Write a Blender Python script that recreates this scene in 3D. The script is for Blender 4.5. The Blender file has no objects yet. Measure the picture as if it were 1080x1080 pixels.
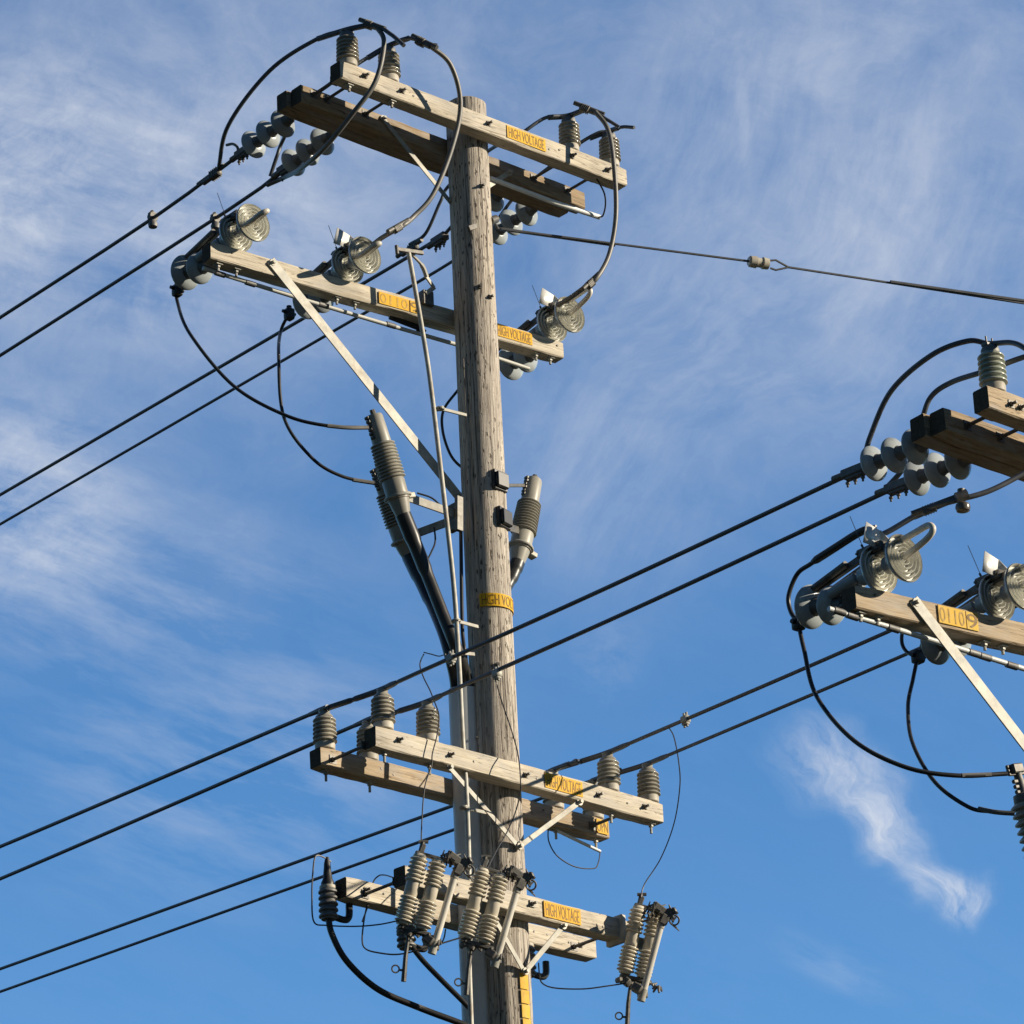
import bpy, math, random
from mathutils import Vector, Matrix
random.seed(7)
R_ = math.radians
scene = bpy.context.scene
COL = scene.collection

# ------------------------------------------------------------------ camera
FOC = 4200.0; ELEV = R_(23.75); ROLL = R_(-2.83); PHI = R_(41.6); DIST = 23.5
FWD = Vector((0, math.cos(ELEV), math.sin(ELEV)))
_r = Vector((1, 0, 0)); _u = _r.cross(FWD)
CR = _r * math.cos(ROLL) + _u * math.sin(ROLL)
CU = _u * math.cos(ROLL) - _r * math.sin(ROLL)
CAM = Vector((0.176, -DIST, 1.6))
cd = bpy.data.cameras.new('camera'); cam = bpy.data.objects.new('camera', cd); COL.objects.link(cam)
cd.sensor_width = 36; cd.lens = 36 * FOC / 1080; cd.clip_start = 0.1; cd.clip_end = 6000
cam.matrix_world = Matrix(((CR.x, CU.x, -FWD.x, CAM.x), (CR.y, CU.y, -FWD.y, CAM.y), (CR.z, CU.z, -FWD.z, CAM.z), (0, 0, 0, 1)))
scene.camera = cam

# ------------------------------------------------------------------ light
SUN_AZ = R_(-6.0); SUN_EL = R_(19.0)
SUN = Vector((math.cos(SUN_AZ) * math.cos(SUN_EL), math.sin(SUN_AZ) * math.cos(SUN_EL), math.sin(SUN_EL)))
ld = bpy.data.lights.new('sun', 'SUN'); ld.energy = 5.0; ld.angle = R_(0.5); ld.color = (1.0, 0.88, 0.70)
sun = bpy.data.objects.new('sun', ld); COL.objects.link(sun)
sun.rotation_euler = SUN.to_track_quat('Z', 'Y').to_euler(); sun.location = (20, -10, 30)

scene.view_settings.view_transform = 'Standard'; scene.view_settings.look = 'None'
scene.view_settings.exposure = 0.25; scene.view_settings.gamma = 1.0


class NT:
    """small node-tree helper"""
    def __init__(s, tree): s.t = tree; s.n = tree.nodes; s.l = tree.links
    def node(s, typ, **kw):
        nd = s.n.new(typ)
        for k, v in kw.items(): setattr(nd, k, v)
        return nd
    def put(s, sock, v):
        if isinstance(v, bpy.types.NodeSocket): s.l.new(v, sock)
        elif v is not None: sock.default_value = v
    def math(s, op, a, b=None, c=None, clamp=False):
        nd = s.node('ShaderNodeMath', operation=op, use_clamp=clamp)
        for i, v in enumerate((a, b, c)):
            if v is not None: s.put(nd.inputs[i], v)
        return nd.outputs[0]
    def noise(s, vec, scale, detail=4, rough=.55, dist=0.0):
        nd = s.node('ShaderNodeTexNoise'); s.put(nd.inputs['Vector'], vec)
        nd.inputs['Scale'].default_value = scale; nd.inputs['Detail'].default_value = detail
        nd.inputs['Roughness'].default_value = rough; nd.inputs['Distortion'].default_value = dist
        return nd.outputs['Fac']
    def mapping(s, vec, loc=(0, 0, 0), rot=(0, 0, 0), sc=(1, 1, 1)):
        nd = s.node('ShaderNodeMapping'); s.put(nd.inputs[0], vec)
        nd.inputs['Location'].default_value = loc; nd.inputs['Rotation'].default_value = rot; nd.inputs['Scale'].default_value = sc
        return nd.outputs[0]
    def ramp(s, fac, stops, interp='LINEAR'):
        nd = s.node('ShaderNodeValToRGB'); s.put(nd.inputs[0], fac); cr = nd.color_ramp; cr.interpolation = interp
        while len(cr.elements) < len(stops): cr.elements.new(0.5)
        for e, (p, c) in zip(cr.elements, stops):
            e.position = p; e.color = (c, c, c, 1) if not hasattr(c, '__len__') else (*c, 1)
        return nd.outputs[0]
    def mix(s, fac, a, b, blend='MIX'):
        nd = s.node('ShaderNodeMix', data_type='RGBA', blend_type=blend)
        s.put(nd.inputs[0], fac)
        for i, v in ((6, a), (7, b)):
            if isinstance(v, bpy.types.NodeSocket): s.l.new(v, nd.inputs[i])
            else: nd.inputs[i].default_value = (*v, 1)
        return nd.outputs[2]


# ------------------------------------------------------------------ sky
world = bpy.data.worlds.new('World'); scene.world = world; world.use_nodes = True
W = NT(world.node_tree); W.n.clear()
sky = W.node('ShaderNodeTexSky', sky_type='NISHITA'); sky.sun_disc = False
sky.sun_elevation = SUN_EL; sky.sun_rotation = math.atan2(SUN.x, SUN.y)
sky.air_density = 1.0; sky.dust_density = 0.0; sky.ozone_density = 2.2; sky.altitude = 0
tc = W.node('ShaderNodeTexCoord')
sep = W.node('ShaderNodeSeparateXYZ'); W.l.new(tc.outputs['Generated'], sep.inputs[0])
dy = W.math('MAXIMUM', sep.outputs['Y'], 0.12)
sx = W.math('DIVIDE', sep.outputs['X'], dy); sy = W.math('DIVIDE', sep.outputs['Z'], dy)
comb = W.node('ShaderNodeCombineXYZ'); W.l.new(sx, comb.inputs[0]); W.l.new(sy, comb.inputs[1])
P2 = comb.outputs[0]                     # tangent-plane sky coordinates: x / y and z / y of the direction


def sky_at(px, py):
    d = FWD + CR * ((px - 540) / FOC) - CU * ((py - 540) / FOC)
    return d.x / d.y, d.z / d.y


def blob(px, py, rx, ry, rot=0.0, vec=None):
    """soft elliptical region of the sky, radii in thousandths of the tangent plane"""
    x, y = sky_at(px, py)
    v = W.node('ShaderNodeVectorMath', operation='SUBTRACT'); W.l.new(vec or P2, v.inputs[0]); v.inputs[1].default_value = (x, y, 0)
    m = W.mapping(v.outputs[0], rot=(0, 0, rot)); m2 = W.mapping(m, sc=(1000 / rx, 1000 / ry, 1))
    ln = W.node('ShaderNodeVectorMath', operation='LENGTH'); W.l.new(m2, ln.inputs[0])
    nd = W.node('ShaderNodeMapRange', interpolation_type='SMOOTHERSTEP'); W.l.new(ln.outputs['Value'], nd.inputs[0])
    nd.inputs[1].default_value = 0.0; nd.inputs[2].default_value = 1.0; nd.inputs[3].default_value = 1.0; nd.inputs[4].default_value = 0.0
    return nd.outputs[0]


def warp(scale, amount, detail=4):
    nd = W.node('ShaderNodeTexNoise'); W.l.new(P2, nd.inputs['Vector']); nd.inputs['Scale'].default_value = scale; nd.inputs['Detail'].default_value = detail
    c = W.node('ShaderNodeVectorMath', operation='SUBTRACT'); W.l.new(nd.outputs['Color'], c.inputs[0]); c.inputs[1].default_value = (.5, .5, .5)
    m = W.node('ShaderNodeVectorMath', operation='MULTIPLY_ADD'); W.l.new(c.outputs[0], m.inputs[0]); m.inputs[1].default_value = (amount, amount, 0); W.l.new(P2, m.inputs[2])
    return m.outputs[0]


def fibres(vec, angle, along, across, loc=(0, 0, 0), detail=10, rough=.66):
    """noise drawn out along a direction of the sky (angle in degrees, anticlockwise from level)"""
    return W.noise(W.mapping(W.mapping(vec, loc=loc, rot=(0, 0, R_(-angle))), sc=(along, across, 1)), 1.0, detail, rough)


PW = warp(16, .045); PF = warp(50, .020, 7)
PA = warp(10, .022, 3)
streakA = fibres(PA, -24, 15, 58, (1, 3, 0), 9, .64)
PV = warp(9, .030, 2)
streakB = fibres(PV, 66, 11, 48, (3, 1, 0), 10, .66)
streakC = fibres(PW, 40, 14, 50, (6, 4, 0))
puff = W.noise(W.mapping(PW, loc=(5, 2, 0)), 30.0, 10, .68)
big = W.noise(W.mapping(PW, loc=(1.3, .4, 0)), 11.0, 5, .55)
elevm = W.node('ShaderNodeMapRange', interpolation_type='SMOOTHSTEP'); W.l.new(sy, elevm.inputs[0])
elevm.inputs[1].default_value = 0.36; elevm.inputs[2].default_value = 0.55; elevm.inputs[3].default_value = 0.05; elevm.inputs[4].default_value = 1.0
veil = W.math('MULTIPLY', W.math('MULTIPLY', W.ramp(big, [(.32, 0.25), (.66, 1.0)]), W.ramp(W.noise(PW, 46.0, 8, .7), [(.3, .6), (.7, 1.25)])), elevm.outputs[0])
left = W.math('MAXIMUM', W.math('MULTIPLY', blob(20, 190, 110, 72), .85), W.math('MULTIPLY', blob(10, 530, 60, 50), .95))
left = W.math('MAXIMUM', left, W.math('MULTIPLY', blob(200, 250, 75, 60), .7))
mid = W.math('MAXIMUM', W.math('MULTIPLY', blob(640, 500, 42, 60), .85), W.math('MULTIPLY', blob(780, 140, 60, 70), .9))
right = W.math('MAXIMUM', blob(950, 230, 62, 80), mid)
tA = W.math('MULTIPLY', W.ramp(streakA, [(.38, 0.0), (.68, 1.0)]), W.math('ADD', W.math('MULTIPLY', left, .40), .02))
tP = W.math('MULTIPLY', W.ramp(puff, [(.44, 0.0), (.62, 1.0)]), W.math('MULTIPLY', left, .30))
tB = W.math('MULTIPLY', W.ramp(streakB, [(.36, 0.0), (.74, 1.0)]), W.math('MULTIPLY', right, .30))
tC = W.math('MULTIPLY', W.ramp(streakC, [(.42, 0.0), (.70, 1.0)]), W.math('MULTIPLY', blob(760, 330, 95, 70), .22))
trail = W.math('MULTIPLY', W.math('MULTIPLY', blob(784, 120, 3.2, 32), W.ramp(streakB, [(.3, .4), (.6, 1.0)])), .09)
low = W.math('MULTIPLY', W.math('MULTIPLY', W.math('MAXIMUM', blob(250, 800, 90, 60), blob(150, 640, 80, 45)), W.ramp(streakA, [(.42, 0.0), (.68, 1.0)])), .26)
low2 = W.math('MULTIPLY', W.math('MULTIPLY', blob(640, 690, 16, 22), W.ramp(puff, [(.44, 0.0), (.70, 1.0)])), .22)
low3 = W.math('MULTIPLY', W.math('MULTIPLY', blob(880, 1020, 26, 10, R_(30)), W.ramp(streakA, [(.40, 0.0), (.70, 1.0)])), .22)
wf = fibres(PF, -52, 26, 105, (2, 7, 0)); wv_ = fibres(PF, 84, 26, 120, (9, 3, 0))
core = W.math('MAXIMUM', W.math('MULTIPLY', blob(880, 806, 26, 16, R_(38), PF), .75), W.math('MAXIMUM', blob(930, 872, 23, 11, R_(54), PF), blob(985, 930, 20, 11, R_(42), PF)))
tuft = W.math('MAXIMUM', blob(1012, 945, 11, 15, 0.0, PF), W.math('MULTIPLY', blob(900, 815, 26, 14, R_(40), PF), .55))
wisp = W.math('ADD', W.math('MULTIPLY', W.math('POWER', core, .9), W.ramp(wf, [(.36, .10), (.66, 1.0)])), W.math('MULTIPLY', tuft, W.math('MULTIPLY', W.ramp(wv_, [(.40, 0.0), (.64, 1.0)]), .75)), clamp=True)
den = W.math('MULTIPLY', veil, .34)
for q in (tA, tP, tB, tC, trail, low, low2, low3): den = W.math('ADD', den, q)
den = W.math('ADD', den, W.math('MULTIPLY', wisp, .70), clamp=True)
behind = W.node('ShaderNodeMapRange'); W.l.new(sep.outputs['Y'], behind.inputs[0]); behind.inputs[1].default_value = 0.1; behind.inputs[2].default_value = 0.4
den = W.math('MULTIPLY', den, behind.outputs[0])
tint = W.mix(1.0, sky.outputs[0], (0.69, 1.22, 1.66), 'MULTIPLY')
cloudy = W.mix(den, tint, (7.1, 7.4, 8.0))
far = W.node('ShaderNodeMapRange', interpolation_type='SMOOTHSTEP'); W.l.new(sep.outputs['Y'], far.inputs[0])     # added dimming: sky behind the view darkened to weaken fill light
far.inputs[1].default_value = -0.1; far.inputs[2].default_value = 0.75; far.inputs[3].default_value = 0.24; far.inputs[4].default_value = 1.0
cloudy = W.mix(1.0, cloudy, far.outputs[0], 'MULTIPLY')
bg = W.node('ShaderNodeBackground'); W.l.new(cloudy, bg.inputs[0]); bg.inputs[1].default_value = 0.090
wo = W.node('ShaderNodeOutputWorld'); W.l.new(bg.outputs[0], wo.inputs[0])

# ------------------------------------------------------------------ materials


def new_mat(name, rough=.6, metal=0.0, spec=.5):
    m = bpy.data.materials.new(name); m.use_nodes = True; t = NT(m.node_tree)
    b = t.n['Principled BSDF']; b.inputs['Roughness'].default_value = rough; b.inputs['Metallic'].default_value = metal
    b.inputs['Specular IOR Level'].default_value = spec
    return m, t, b


def bump(t, b, h, strength=.4, dist=.01):
    nd = t.node('ShaderNodeBump'); nd.inputs['Strength'].default_value = strength; nd.inputs['Distance'].default_value = dist
    t.l.new(h, nd.inputs['Height']); t.l.new(nd.outputs[0], b.inputs['Normal'])


def obj_coord(t):
    """object coordinates, shifted per object so that repeats do not show the same marks"""
    tc = t.node('ShaderNodeTexCoord'); oi = t.node('ShaderNodeObjectInfo')
    cx = t.node('ShaderNodeCombineXYZ'); k = t.math('MULTIPLY', oi.outputs['Random'], 37.0)
    for i in range(3): t.l.new(k, cx.inputs[i])
    a = t.node('ShaderNodeVectorMath', operation='ADD'); t.l.new(tc.outputs['Object'], a.inputs[0]); t.l.new(cx.outputs[0], a.inputs[1])
    return a.outputs[0], oi.outputs['Random']


def weathered(name, c1, c2, rough=.6, metal=0.0, scale=18, spec=.5, bmp=.15, dirt=None):
    m, t, b = new_mat(name, rough, metal, spec); v, rnd = obj_coord(t)
    n = t.noise(v, scale, 5, .6); c = t.mix(t.ramp(n, [(.3, 0.0), (.7, 1.0)]), c1, c2)
    tone = t.math('MULTIPLY_ADD', rnd, .30, .84); c = t.mix(1.0, c, tone, 'MULTIPLY')
    if dirt:
        n2 = t.noise(v, scale * .45, 6, .7); c = t.mix(t.ramp(n2, [(.52, 0.0), (.72, .75)]), c, dirt)
    t.l.new(c, b.inputs['Base Color'])
    if bmp: bump(t, b, t.noise(v, scale * 4, 3, .6), bmp, .004)
    return m


def timber(name, pale, mid, dark, crack=.5):
    """sawn crossarm: grain along local x"""
    m, t, b = new_mat(name, .82, 0, .25); v, rnd = obj_coord(t)
    g = t.noise(t.mapping(v, sc=(1.1, 16, 16)), 3.0, 7, .62, .6)
    fine = t.noise(t.mapping(v, sc=(1.6, 60, 60)), 3.0, 4, .6)
    patch = t.noise(t.mapping(v, sc=(1.0, 2.2, 2.2)), 2.3, 4, .6)
    c = t.mix(t.ramp(g, [(.34, 0.0), (.62, 1.0)]), mid, pale)
    c = t.mix(t.ramp(patch, [(.50, 0.0), (.74, .60)]), c, mid)
    c = t.mix(t.math('MULTIPLY', t.ramp(fine, [(.50, 0.0), (.70, 1.0)]), .42), c, dark)
    crk = t.noise(t.mapping(v, loc=(4, 2, 1), sc=(.5, 15, 15)), 2.4, 3, .5, .3)
    line = t.ramp(t.math('ABSOLUTE', t.math('SUBTRACT', crk, .5)), [(.0, 1.0), (.014, 0.0)])
    c = t.mix(t.math('MULTIPLY', line, crack), c, (dark[0] * .3, dark[1] * .3, dark[2] * .3))
    grey = t.noise(t.mapping(v, loc=(2, 8, 5), sc=(1.6, 5, 5)), 1.7, 5, .65); c = t.mix(t.ramp(grey, [(.48, 0.0), (.66, .55)]), c, (.44, .42, .39))
    knot = t.noise(t.mapping(v, loc=(9, 1, 3), sc=(5, 13, 13)), 1.6, 2, .5)
    c = t.mix(t.ramp(knot, [(.70, 0.0), (.76, .6)]), c, dark)
    t.l.new(c, b.inputs['Base Color'])
    bump(t, b, t.math('SUBTRACT', t.math('ADD', g, t.math('MULTIPLY', fine, .6)), line), .45, .006)
    return m


def pole_wood():
    m, t, b = new_mat('pole_timber', .88, 0, .2); v, rnd = obj_coord(t)
    g = t.noise(t.mapping(v, sc=(26, 26, 1.1)), 1.6, 7, .65, .4)
    fine = t.noise(t.mapping(v, sc=(85, 85, 3.2)), 1.5, 5, .65)
    patch = t.noise(t.mapping(v, sc=(3, 3, .8)), 1.6, 4, .6)
    c = t.mix(t.ramp(g, [(.30, 0.0), (.66, 1.0)]), (.40, .345, .29), (.73, .66, .555))
    c = t.mix(t.ramp(patch, [(.42, 0.0), (.72, .7)]), c, (.53, .485, .43))
    c = t.mix(t.math('MULTIPLY', t.ramp(fine, [(.48, 0.0), (.66, 1.0)]), .62), c, (.17, .13, .10))
    pit = t.noise(t.mapping(v, loc=(3, 3, 3), sc=(62, 62, 17)), 1.0, 2, .5)
    pitm = t.ramp(pit, [(.615, 0.0), (.665, 1.0)])
    zone = t.ramp(t.noise(t.mapping(v, sc=(2, 2, .55)), 1.7, 3, .6), [(.34, .25), (.58, 1.0)])
    pitm = t.math('MULTIPLY', pitm, zone)
    c = t.mix(t.math('MULTIPLY', pitm, .85), c, (.065, .05, .04))
    crk = t.noise(t.mapping(v, loc=(7, 2, 5), sc=(15, 15, .30)), 1.4, 3, .5, .3)
    line = t.ramp(t.math('ABSOLUTE', t.math('SUBTRACT', crk, .5)), [(.0, 1.0), (.013, 0.0)])
    c = t.mix(t.math('MULTIPLY', line, .85), c, (.045, .035, .03))
    stain = t.noise(t.mapping(v, loc=(1, 6, 2), sc=(16, 16, .38)), 1.5, 5, .6); c = t.mix(t.ramp(stain, [(.56, 0.0), (.70, .6)]), c, (.17, .135, .105))
    t.l.new(c, b.inputs['Base Color'])
    h = t.math('SUBTRACT', t.math('ADD', g, t.math('MULTIPLY', fine, .7)), t.math('ADD', pitm, line))
    bump(t, b, h, .8, .012)
    return m


def sign_mat(name, col, fade):
    m, t, b = new_mat(name, .6, 0, .2); v, rnd = obj_coord(t)
    n = t.noise(v, 16, 8, .72); c = t.mix(t.ramp(n, [(.42, 0.0), (.70, .9)]), col, fade); c = t.mix(t.math('MULTIPLY', rnd, .45), c, (.74, .37, .012))
    s = t.noise(t.mapping(v, sc=(30, 30, 6)), 2.0, 4, .6); c = t.mix(t.ramp(s, [(.55, 0.0), (.70, .5)]), c, (.30, .17, .04))
    t.l.new(c, b.inputs['Base Color']); return m


M = {}
M['arm_pale'] = timber('pale_weathered_timber', (.74, .665, .53), (.53, .465, .36), (.25, .195, .14), .7)
M['arm_brown_shaded'] = timber('shade_darkened_brown_timber', (.44, .335, .215), (.27, .195, .12), (.10, .068, .042), .7)  # brown timber, with the shade behind the front arms put into its colour
M['arm_tan'] = timber('tan_timber', (.60, .48, .33), (.42, .32, .21), (.18, .125, .08), .7)
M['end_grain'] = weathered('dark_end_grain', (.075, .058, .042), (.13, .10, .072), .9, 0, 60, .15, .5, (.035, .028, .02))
M['letter_worn'] = None
M['pole'] = pole_wood()
M['porcelain'] = weathered('grey_brown_porcelain', (.33, .31, .255), (.46, .43, .36), .14, 0, 14, .5, .03, (.17, .145, .11))
M['porcelain_base'] = weathered('pale_grout_base', (.46, .42, .345), (.56, .52, .43), .55, 0, 20, .4, .1, (.27, .235, .18))
M['porcelain_green'] = weathered('grey_green_porcelain', (.44, .48, .40), (.54, .57, .48), .25, 0, 14, .5, .03, (.27, .26, .19))
M['bell'] = weathered('blue_grey_porcelain', (.36, .40, .415), (.44, .48, .49), .18, 0, 9, .5, .02, (.22, .24, .24))
M['bell_under'] = weathered('olive_grey_glaze', (.74, .73, .65), (.54, .535, .47), .10, 0, 16, .7, .02)
M['cap'] = weathered('dull_iron', (.16, .16, .155), (.24, .235, .225), .6, .5, 30, .5, .2, (.10, .085, .07))
M['steel'] = weathered('galvanised_steel', (.32, .315, .28), (.52, .50, .43), .55, .10, 13, .4, .1, (.28, .20, .125))
M['steel_dark'] = weathered('weathered_dark_metal', (.11, .105, .095), (.19, .18, .16), .55, .4, 40, .5, .2, (.07, .055, .045))
M['black'] = weathered('black_rubber', (.018, .018, .020), (.034, .033, .033), .45, 0, 20, .5, .05)
M['cable_black'] = weathered('black_cable_jacket', (.02, .02, .022), (.045, .043, .04), .38, 0, 8, .5, .05)
M['wire'] = weathered('dark_weathered_conductor', (.10, .105, .115), (.15, .155, .165), .46, .45, 12, .5, .1)
M['jumper'] = weathered('grey_weathered_jumper', (.15, .145, .135), (.22, .21, .19), .5, .2, 10, .5, .1)
M['thin'] = weathered('thin_dark_wire', (.05, .048, .045), (.09, .085, .08), .5, .3, 12, .5, 0)
M['grey_pvc'] = weathered('grey_conduit_plastic', (.74, .755, .74), (.80, .81, .79), .45, 0, 3, .4, .05, (.42, .41, .37))
M['pothead'] = weathered('grey_buff_polymer', (.33, .315, .265), (.42, .40, .34), .42, 0, 8, .4, .04, (.24, .215, .17))
M['tube'] = weathered('pale_fibreglass_tube', (.66, .62, .53), (.78, .74, .65), .4, 0, 10, .5, .05, (.52, .46, .37))
M['cutout'] = weathered('pale_grey_porcelain', (.62, .565, .455), (.72, .66, .54), .16, 0, 16, .5, .03, (.38, .33, .26))
M['box'] = weathered('bright_metal_lid', (.74, .73, .69), (.82, .81, .77), .42, .2, 20, .5, .05)
M['rod'] = weathered('grey_white_fibreglass_rod', (.62, .62, .56), (.72, .72, .66), .45, 0, 12, .5, .05, (.45, .43, .36))
M['white_rod'] = weathered('white_fibreglass_rod', (.78, .80, .78), (.84, .85, .82), .4, 0, 12, .5, .05)
M['yellow'] = sign_mat('yellow_sign_plate', (.80, .455, .012), (.70, .45, .05))
M['yellow_pale'] = sign_mat('pale_yellow_sign_plate', (.72, .47, .035), (.66, .50, .14))
M['letter'] = weathered('faded_black_lettering', (.16, .085, .02), (.34, .19, .03), .6, 0, 60, .3, 0)
M['letter_worn'] = weathered('worn_lettering', (.34, .20, .03), (.62, .38, .06), .6, 0, 45, .3, 0)
M['cork'] = weathered('dark_recess', (.03, .025, .02), (.05, .04, .035), .8, 0, 30, .2, .1)
M['brown_glaze'] = weathered('brown_bell_glaze', (.10, .085, .07), (.14, .12, .10), .25, 0, 20, .5, .02)

# ------------------------------------------------------------------ geometry helpers
UU = Vector((math.cos(PHI), math.sin(PHI), 0))      # along the crossarms, to the right
NN = Vector((math.sin(PHI), -math.cos(PHI), 0))     # along the lines, towards the viewer and the right-hand pole
ZZ = Vector((0, 0, 1))


def ray(px, py): return FWD + CR * ((px - 540) / FOC) - CU * ((py - 540) / FOC)
def hit(px, py, nrm, k):
    d = ray(px, py); return CAM + d * ((k - CAM.dot(nrm)) / d.dot(nrm))
def N(px, py, k): return hit(px, py, NN, k)          # point of a sight line on the upright plane k metres along the line direction
def U(px, py, c): return hit(px, py, UU, c)          # ... c metres along the crossarm direction
def Zp(px, py, z): return hit(px, py, ZZ, z)
def proj(X):
    v = X - CAM; w = v.dot(FWD); return 540 + FOC * v.dot(CR) / w, 540 - FOC * v.dot(CU) / w
def unz(u, n, z): return UU * u + NN * n + ZZ * z


def frame(o, x, up=ZZ):
    x = x.normalized(); z = (up - x * up.dot(x)).normalized(); y = z.cross(x)
    return Matrix(((x.x, y.x, z.x, o.x), (x.y, y.y, z.y, o.y), (x.z, y.z, z.z, o.z), (0, 0, 0, 1)))


def at(o): return Matrix.Translation(o)
def uframe(o): return frame(o, UU)
def nframe(o): return frame(o, NN)
def axis_frame(a, b, hint=None):
    """local z from a to b"""
    z = (b - a).normalized(); h = hint or UU; x = (h - z * h.dot(z)).normalized(); y = z.cross(x)
    return Matrix(((x.x, y.x, z.x, a.x), (x.y, y.y, z.y, a.y), (x.z, y.z, z.z, a.z), (0, 0, 0, 1)))


def smooth(pts, k=8):
    """Catmull-Rom through the points"""
    P = [pts[0] * 2 - pts[1]] + list(pts) + [pts[-1] * 2 - pts[-2]]; out = []
    for i in range(1, len(P) - 2):
        a, b, c, d = P[i - 1:i + 3]
        for j in range(k):
            t = j / k
            out.append(.5 * (2 * b + (c - a) * t + (2 * a - 5 * b + 4 * c - d) * t * t + (3 * b - a - 3 * c + d) * t ** 3))
    out.append(pts[-1]); return out


class MB:
    def __init__(s): s.v = []; s.f = []
    def add(s, vs, fs):
        o = len(s.v); s.v += [Vector(v) for v in vs]; s.f += [tuple(i + o for i in f) for f in fs]; return s
    def tube(s, pts, r, seg=10, cap=True):
        n = len(pts); rs = r if hasattr(r, '__len__') else [r] * n
        t0 = (pts[1] - pts[0]).normalized(); a = Vector((0, 0, 1)) if abs(t0.z) < .9 else Vector((1, 0, 0))
        nrm = (a - t0 * a.dot(t0)).normalized(); vs = []; fs = []
        for i, p in enumerate(pts):
            t = (pts[min(i + 1, n - 1)] - pts[max(i - 1, 0)]).normalized()
            nrm = (nrm - t * nrm.dot(t)).normalized(); bn = t.cross(nrm)
            for j in range(seg):
                an = 2 * math.pi * j / seg; vs.append(p + (nrm * math.cos(an) + bn * math.sin(an)) * rs[i])
        for i in range(n - 1):
            for j in range(seg):
                k = (j + 1) % seg; fs.append((i * seg + j, i * seg + k, (i + 1) * seg + k, (i + 1) * seg + j))
        if cap: fs.append(tuple(reversed(range(seg)))); fs.append(tuple((n - 1) * seg + j for j in range(seg)))
        return s.add(vs, fs)
    def cyl(s, a, b, r, r2=None, seg=14): return s.tube([Vector(a), Vector(b)], [r, r if r2 is None else r2], seg)
    def lathe(s, prof, seg=28, mat=None, cap=True):
        """profile of (z, r) about local z"""
        vs = []; fs = []; n = len(prof)
        for z, r in prof:
            for j in range(seg):
                an = 2 * math.pi * j / seg; vs.append(Vector((r * math.cos(an), r * math.sin(an), z)))
        for i in range(n - 1):
            for j in range(seg):
                k = (j + 1) % seg; fs.append((i * seg + j, i * seg + k, (i + 1) * seg + k, (i + 1) * seg + j))
        if cap: fs.append(tuple(reversed(range(seg)))); fs.append(tuple((n - 1) * seg + j for j in range(seg)))
        if mat: vs = [mat @ v for v in vs]
        return s.add(vs, fs)
    def box(s, lo, hi, c=.003, mat=None):
        """chamfered box"""
        x0, y0, z0 = lo; x1, y1, z1 = hi; c = min(c, (x1 - x0) * .3, (y1 - y0) * .3, (z1 - z0) * .3)
        ring = [(y0 + c, z0), (y1 - c, z0), (y1, z0 + c), (y1, z1 - c), (y1 - c, z1), (y0 + c, z1), (y0, z1 - c), (y0, z0 + c)]
        cy, cz = (y0 + y1) / 2, (z0 + z1) / 2
        def rg(x, k): return [(x, y + (c * k if y < cy else -c * k), z + (c * k if z < cz else -c * k)) for y, z in ring]
        vs = rg(x0, 1) + rg(x0 + c, 0) + rg(x1 - c, 0) + rg(x1, 1); fs = []
        for i in range(3):
            for j in range(8):
                k = (j + 1) % 8; fs.append((i * 8 + j, (i + 1) * 8 + j, (i + 1) * 8 + k, i * 8 + k))
        fs.append(tuple(range(8))); fs.append(tuple(reversed(range(24, 32))))
        vs = [Vector(v) for v in vs]
        if mat: vs = [mat @ v for v in vs]
        return s.add(vs, fs)
    def bar(s, a, b, w, t, up=ZZ, c=.002):
        """flat bar from a to b, w across (along up), t thick"""
        m = frame(a, b - a, up); L = (b - a).length
        return s.box((0, -t / 2, -w / 2), (L, t / 2, w / 2), c, m)
    def torus(s, c, axis, R, r, seg=20, sub=8, arc=1.0, start=0.0):
        m = axis_frame(c, c + axis); pts = [m @ Vector((R * math.cos(start + 2 * math.pi * arc * i / seg), R * math.sin(start + 2 * math.pi * arc * i / seg), 0)) for i in range(seg + 1)]
        return s.tube(pts, r, sub)
    def build(s, name, mat, th=None, world=True, angle=38):
        inv = th.matrix_world.inverted() if (th is not None and world) else Matrix.Identity(4)
        me = bpy.data.meshes.new(name); me.from_pydata([inv @ v for v in s.v], [], s.f)
        me.validate(); me.update()
        me.polygons.foreach_set('use_smooth', [True] * len(me.polygons)); me.set_sharp_from_angle(angle=R_(angle))
        me.materials.append(M[mat] if isinstance(mat, str) else mat)
        ob = bpy.data.objects.new(name, me); COL.objects.link(ob)
        if th is not None: ob.parent = th
        return ob


def tag(o, label, cat, group=None):
    o['label'] = label; o['category'] = cat
    if group: o['group'] = group
    return o


def thing(name, label, cat, mtx, group=None):
    o = bpy.data.objects.new(name, None); COL.objects.link(o); o.empty_display_size = .1
    o.matrix_world = mtx
    return tag(o, label, cat, group)


def dup(src, mtx, label, group=None):
    c = src.copy(); COL.objects.link(c); c.matrix_world = mtx; c['label'] = label
    if group: c['group'] = group
    for ch in list(src.children):
        d = ch.copy(); COL.objects.link(d); d.parent = c
        for g in list(ch.children):
            e = g.copy(); COL.objects.link(e); e.parent = d
    return c


def single(mb, name, mat, label, cat, group=None, origin=None):
    """a thing that is one mesh, its origin on it"""
    o = origin or mb.v[0].copy()
    mb.v = [v - o for v in mb.v]; ob = mb.build(name, mat); ob.location = o
    return tag(ob, label, cat, group)


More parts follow.
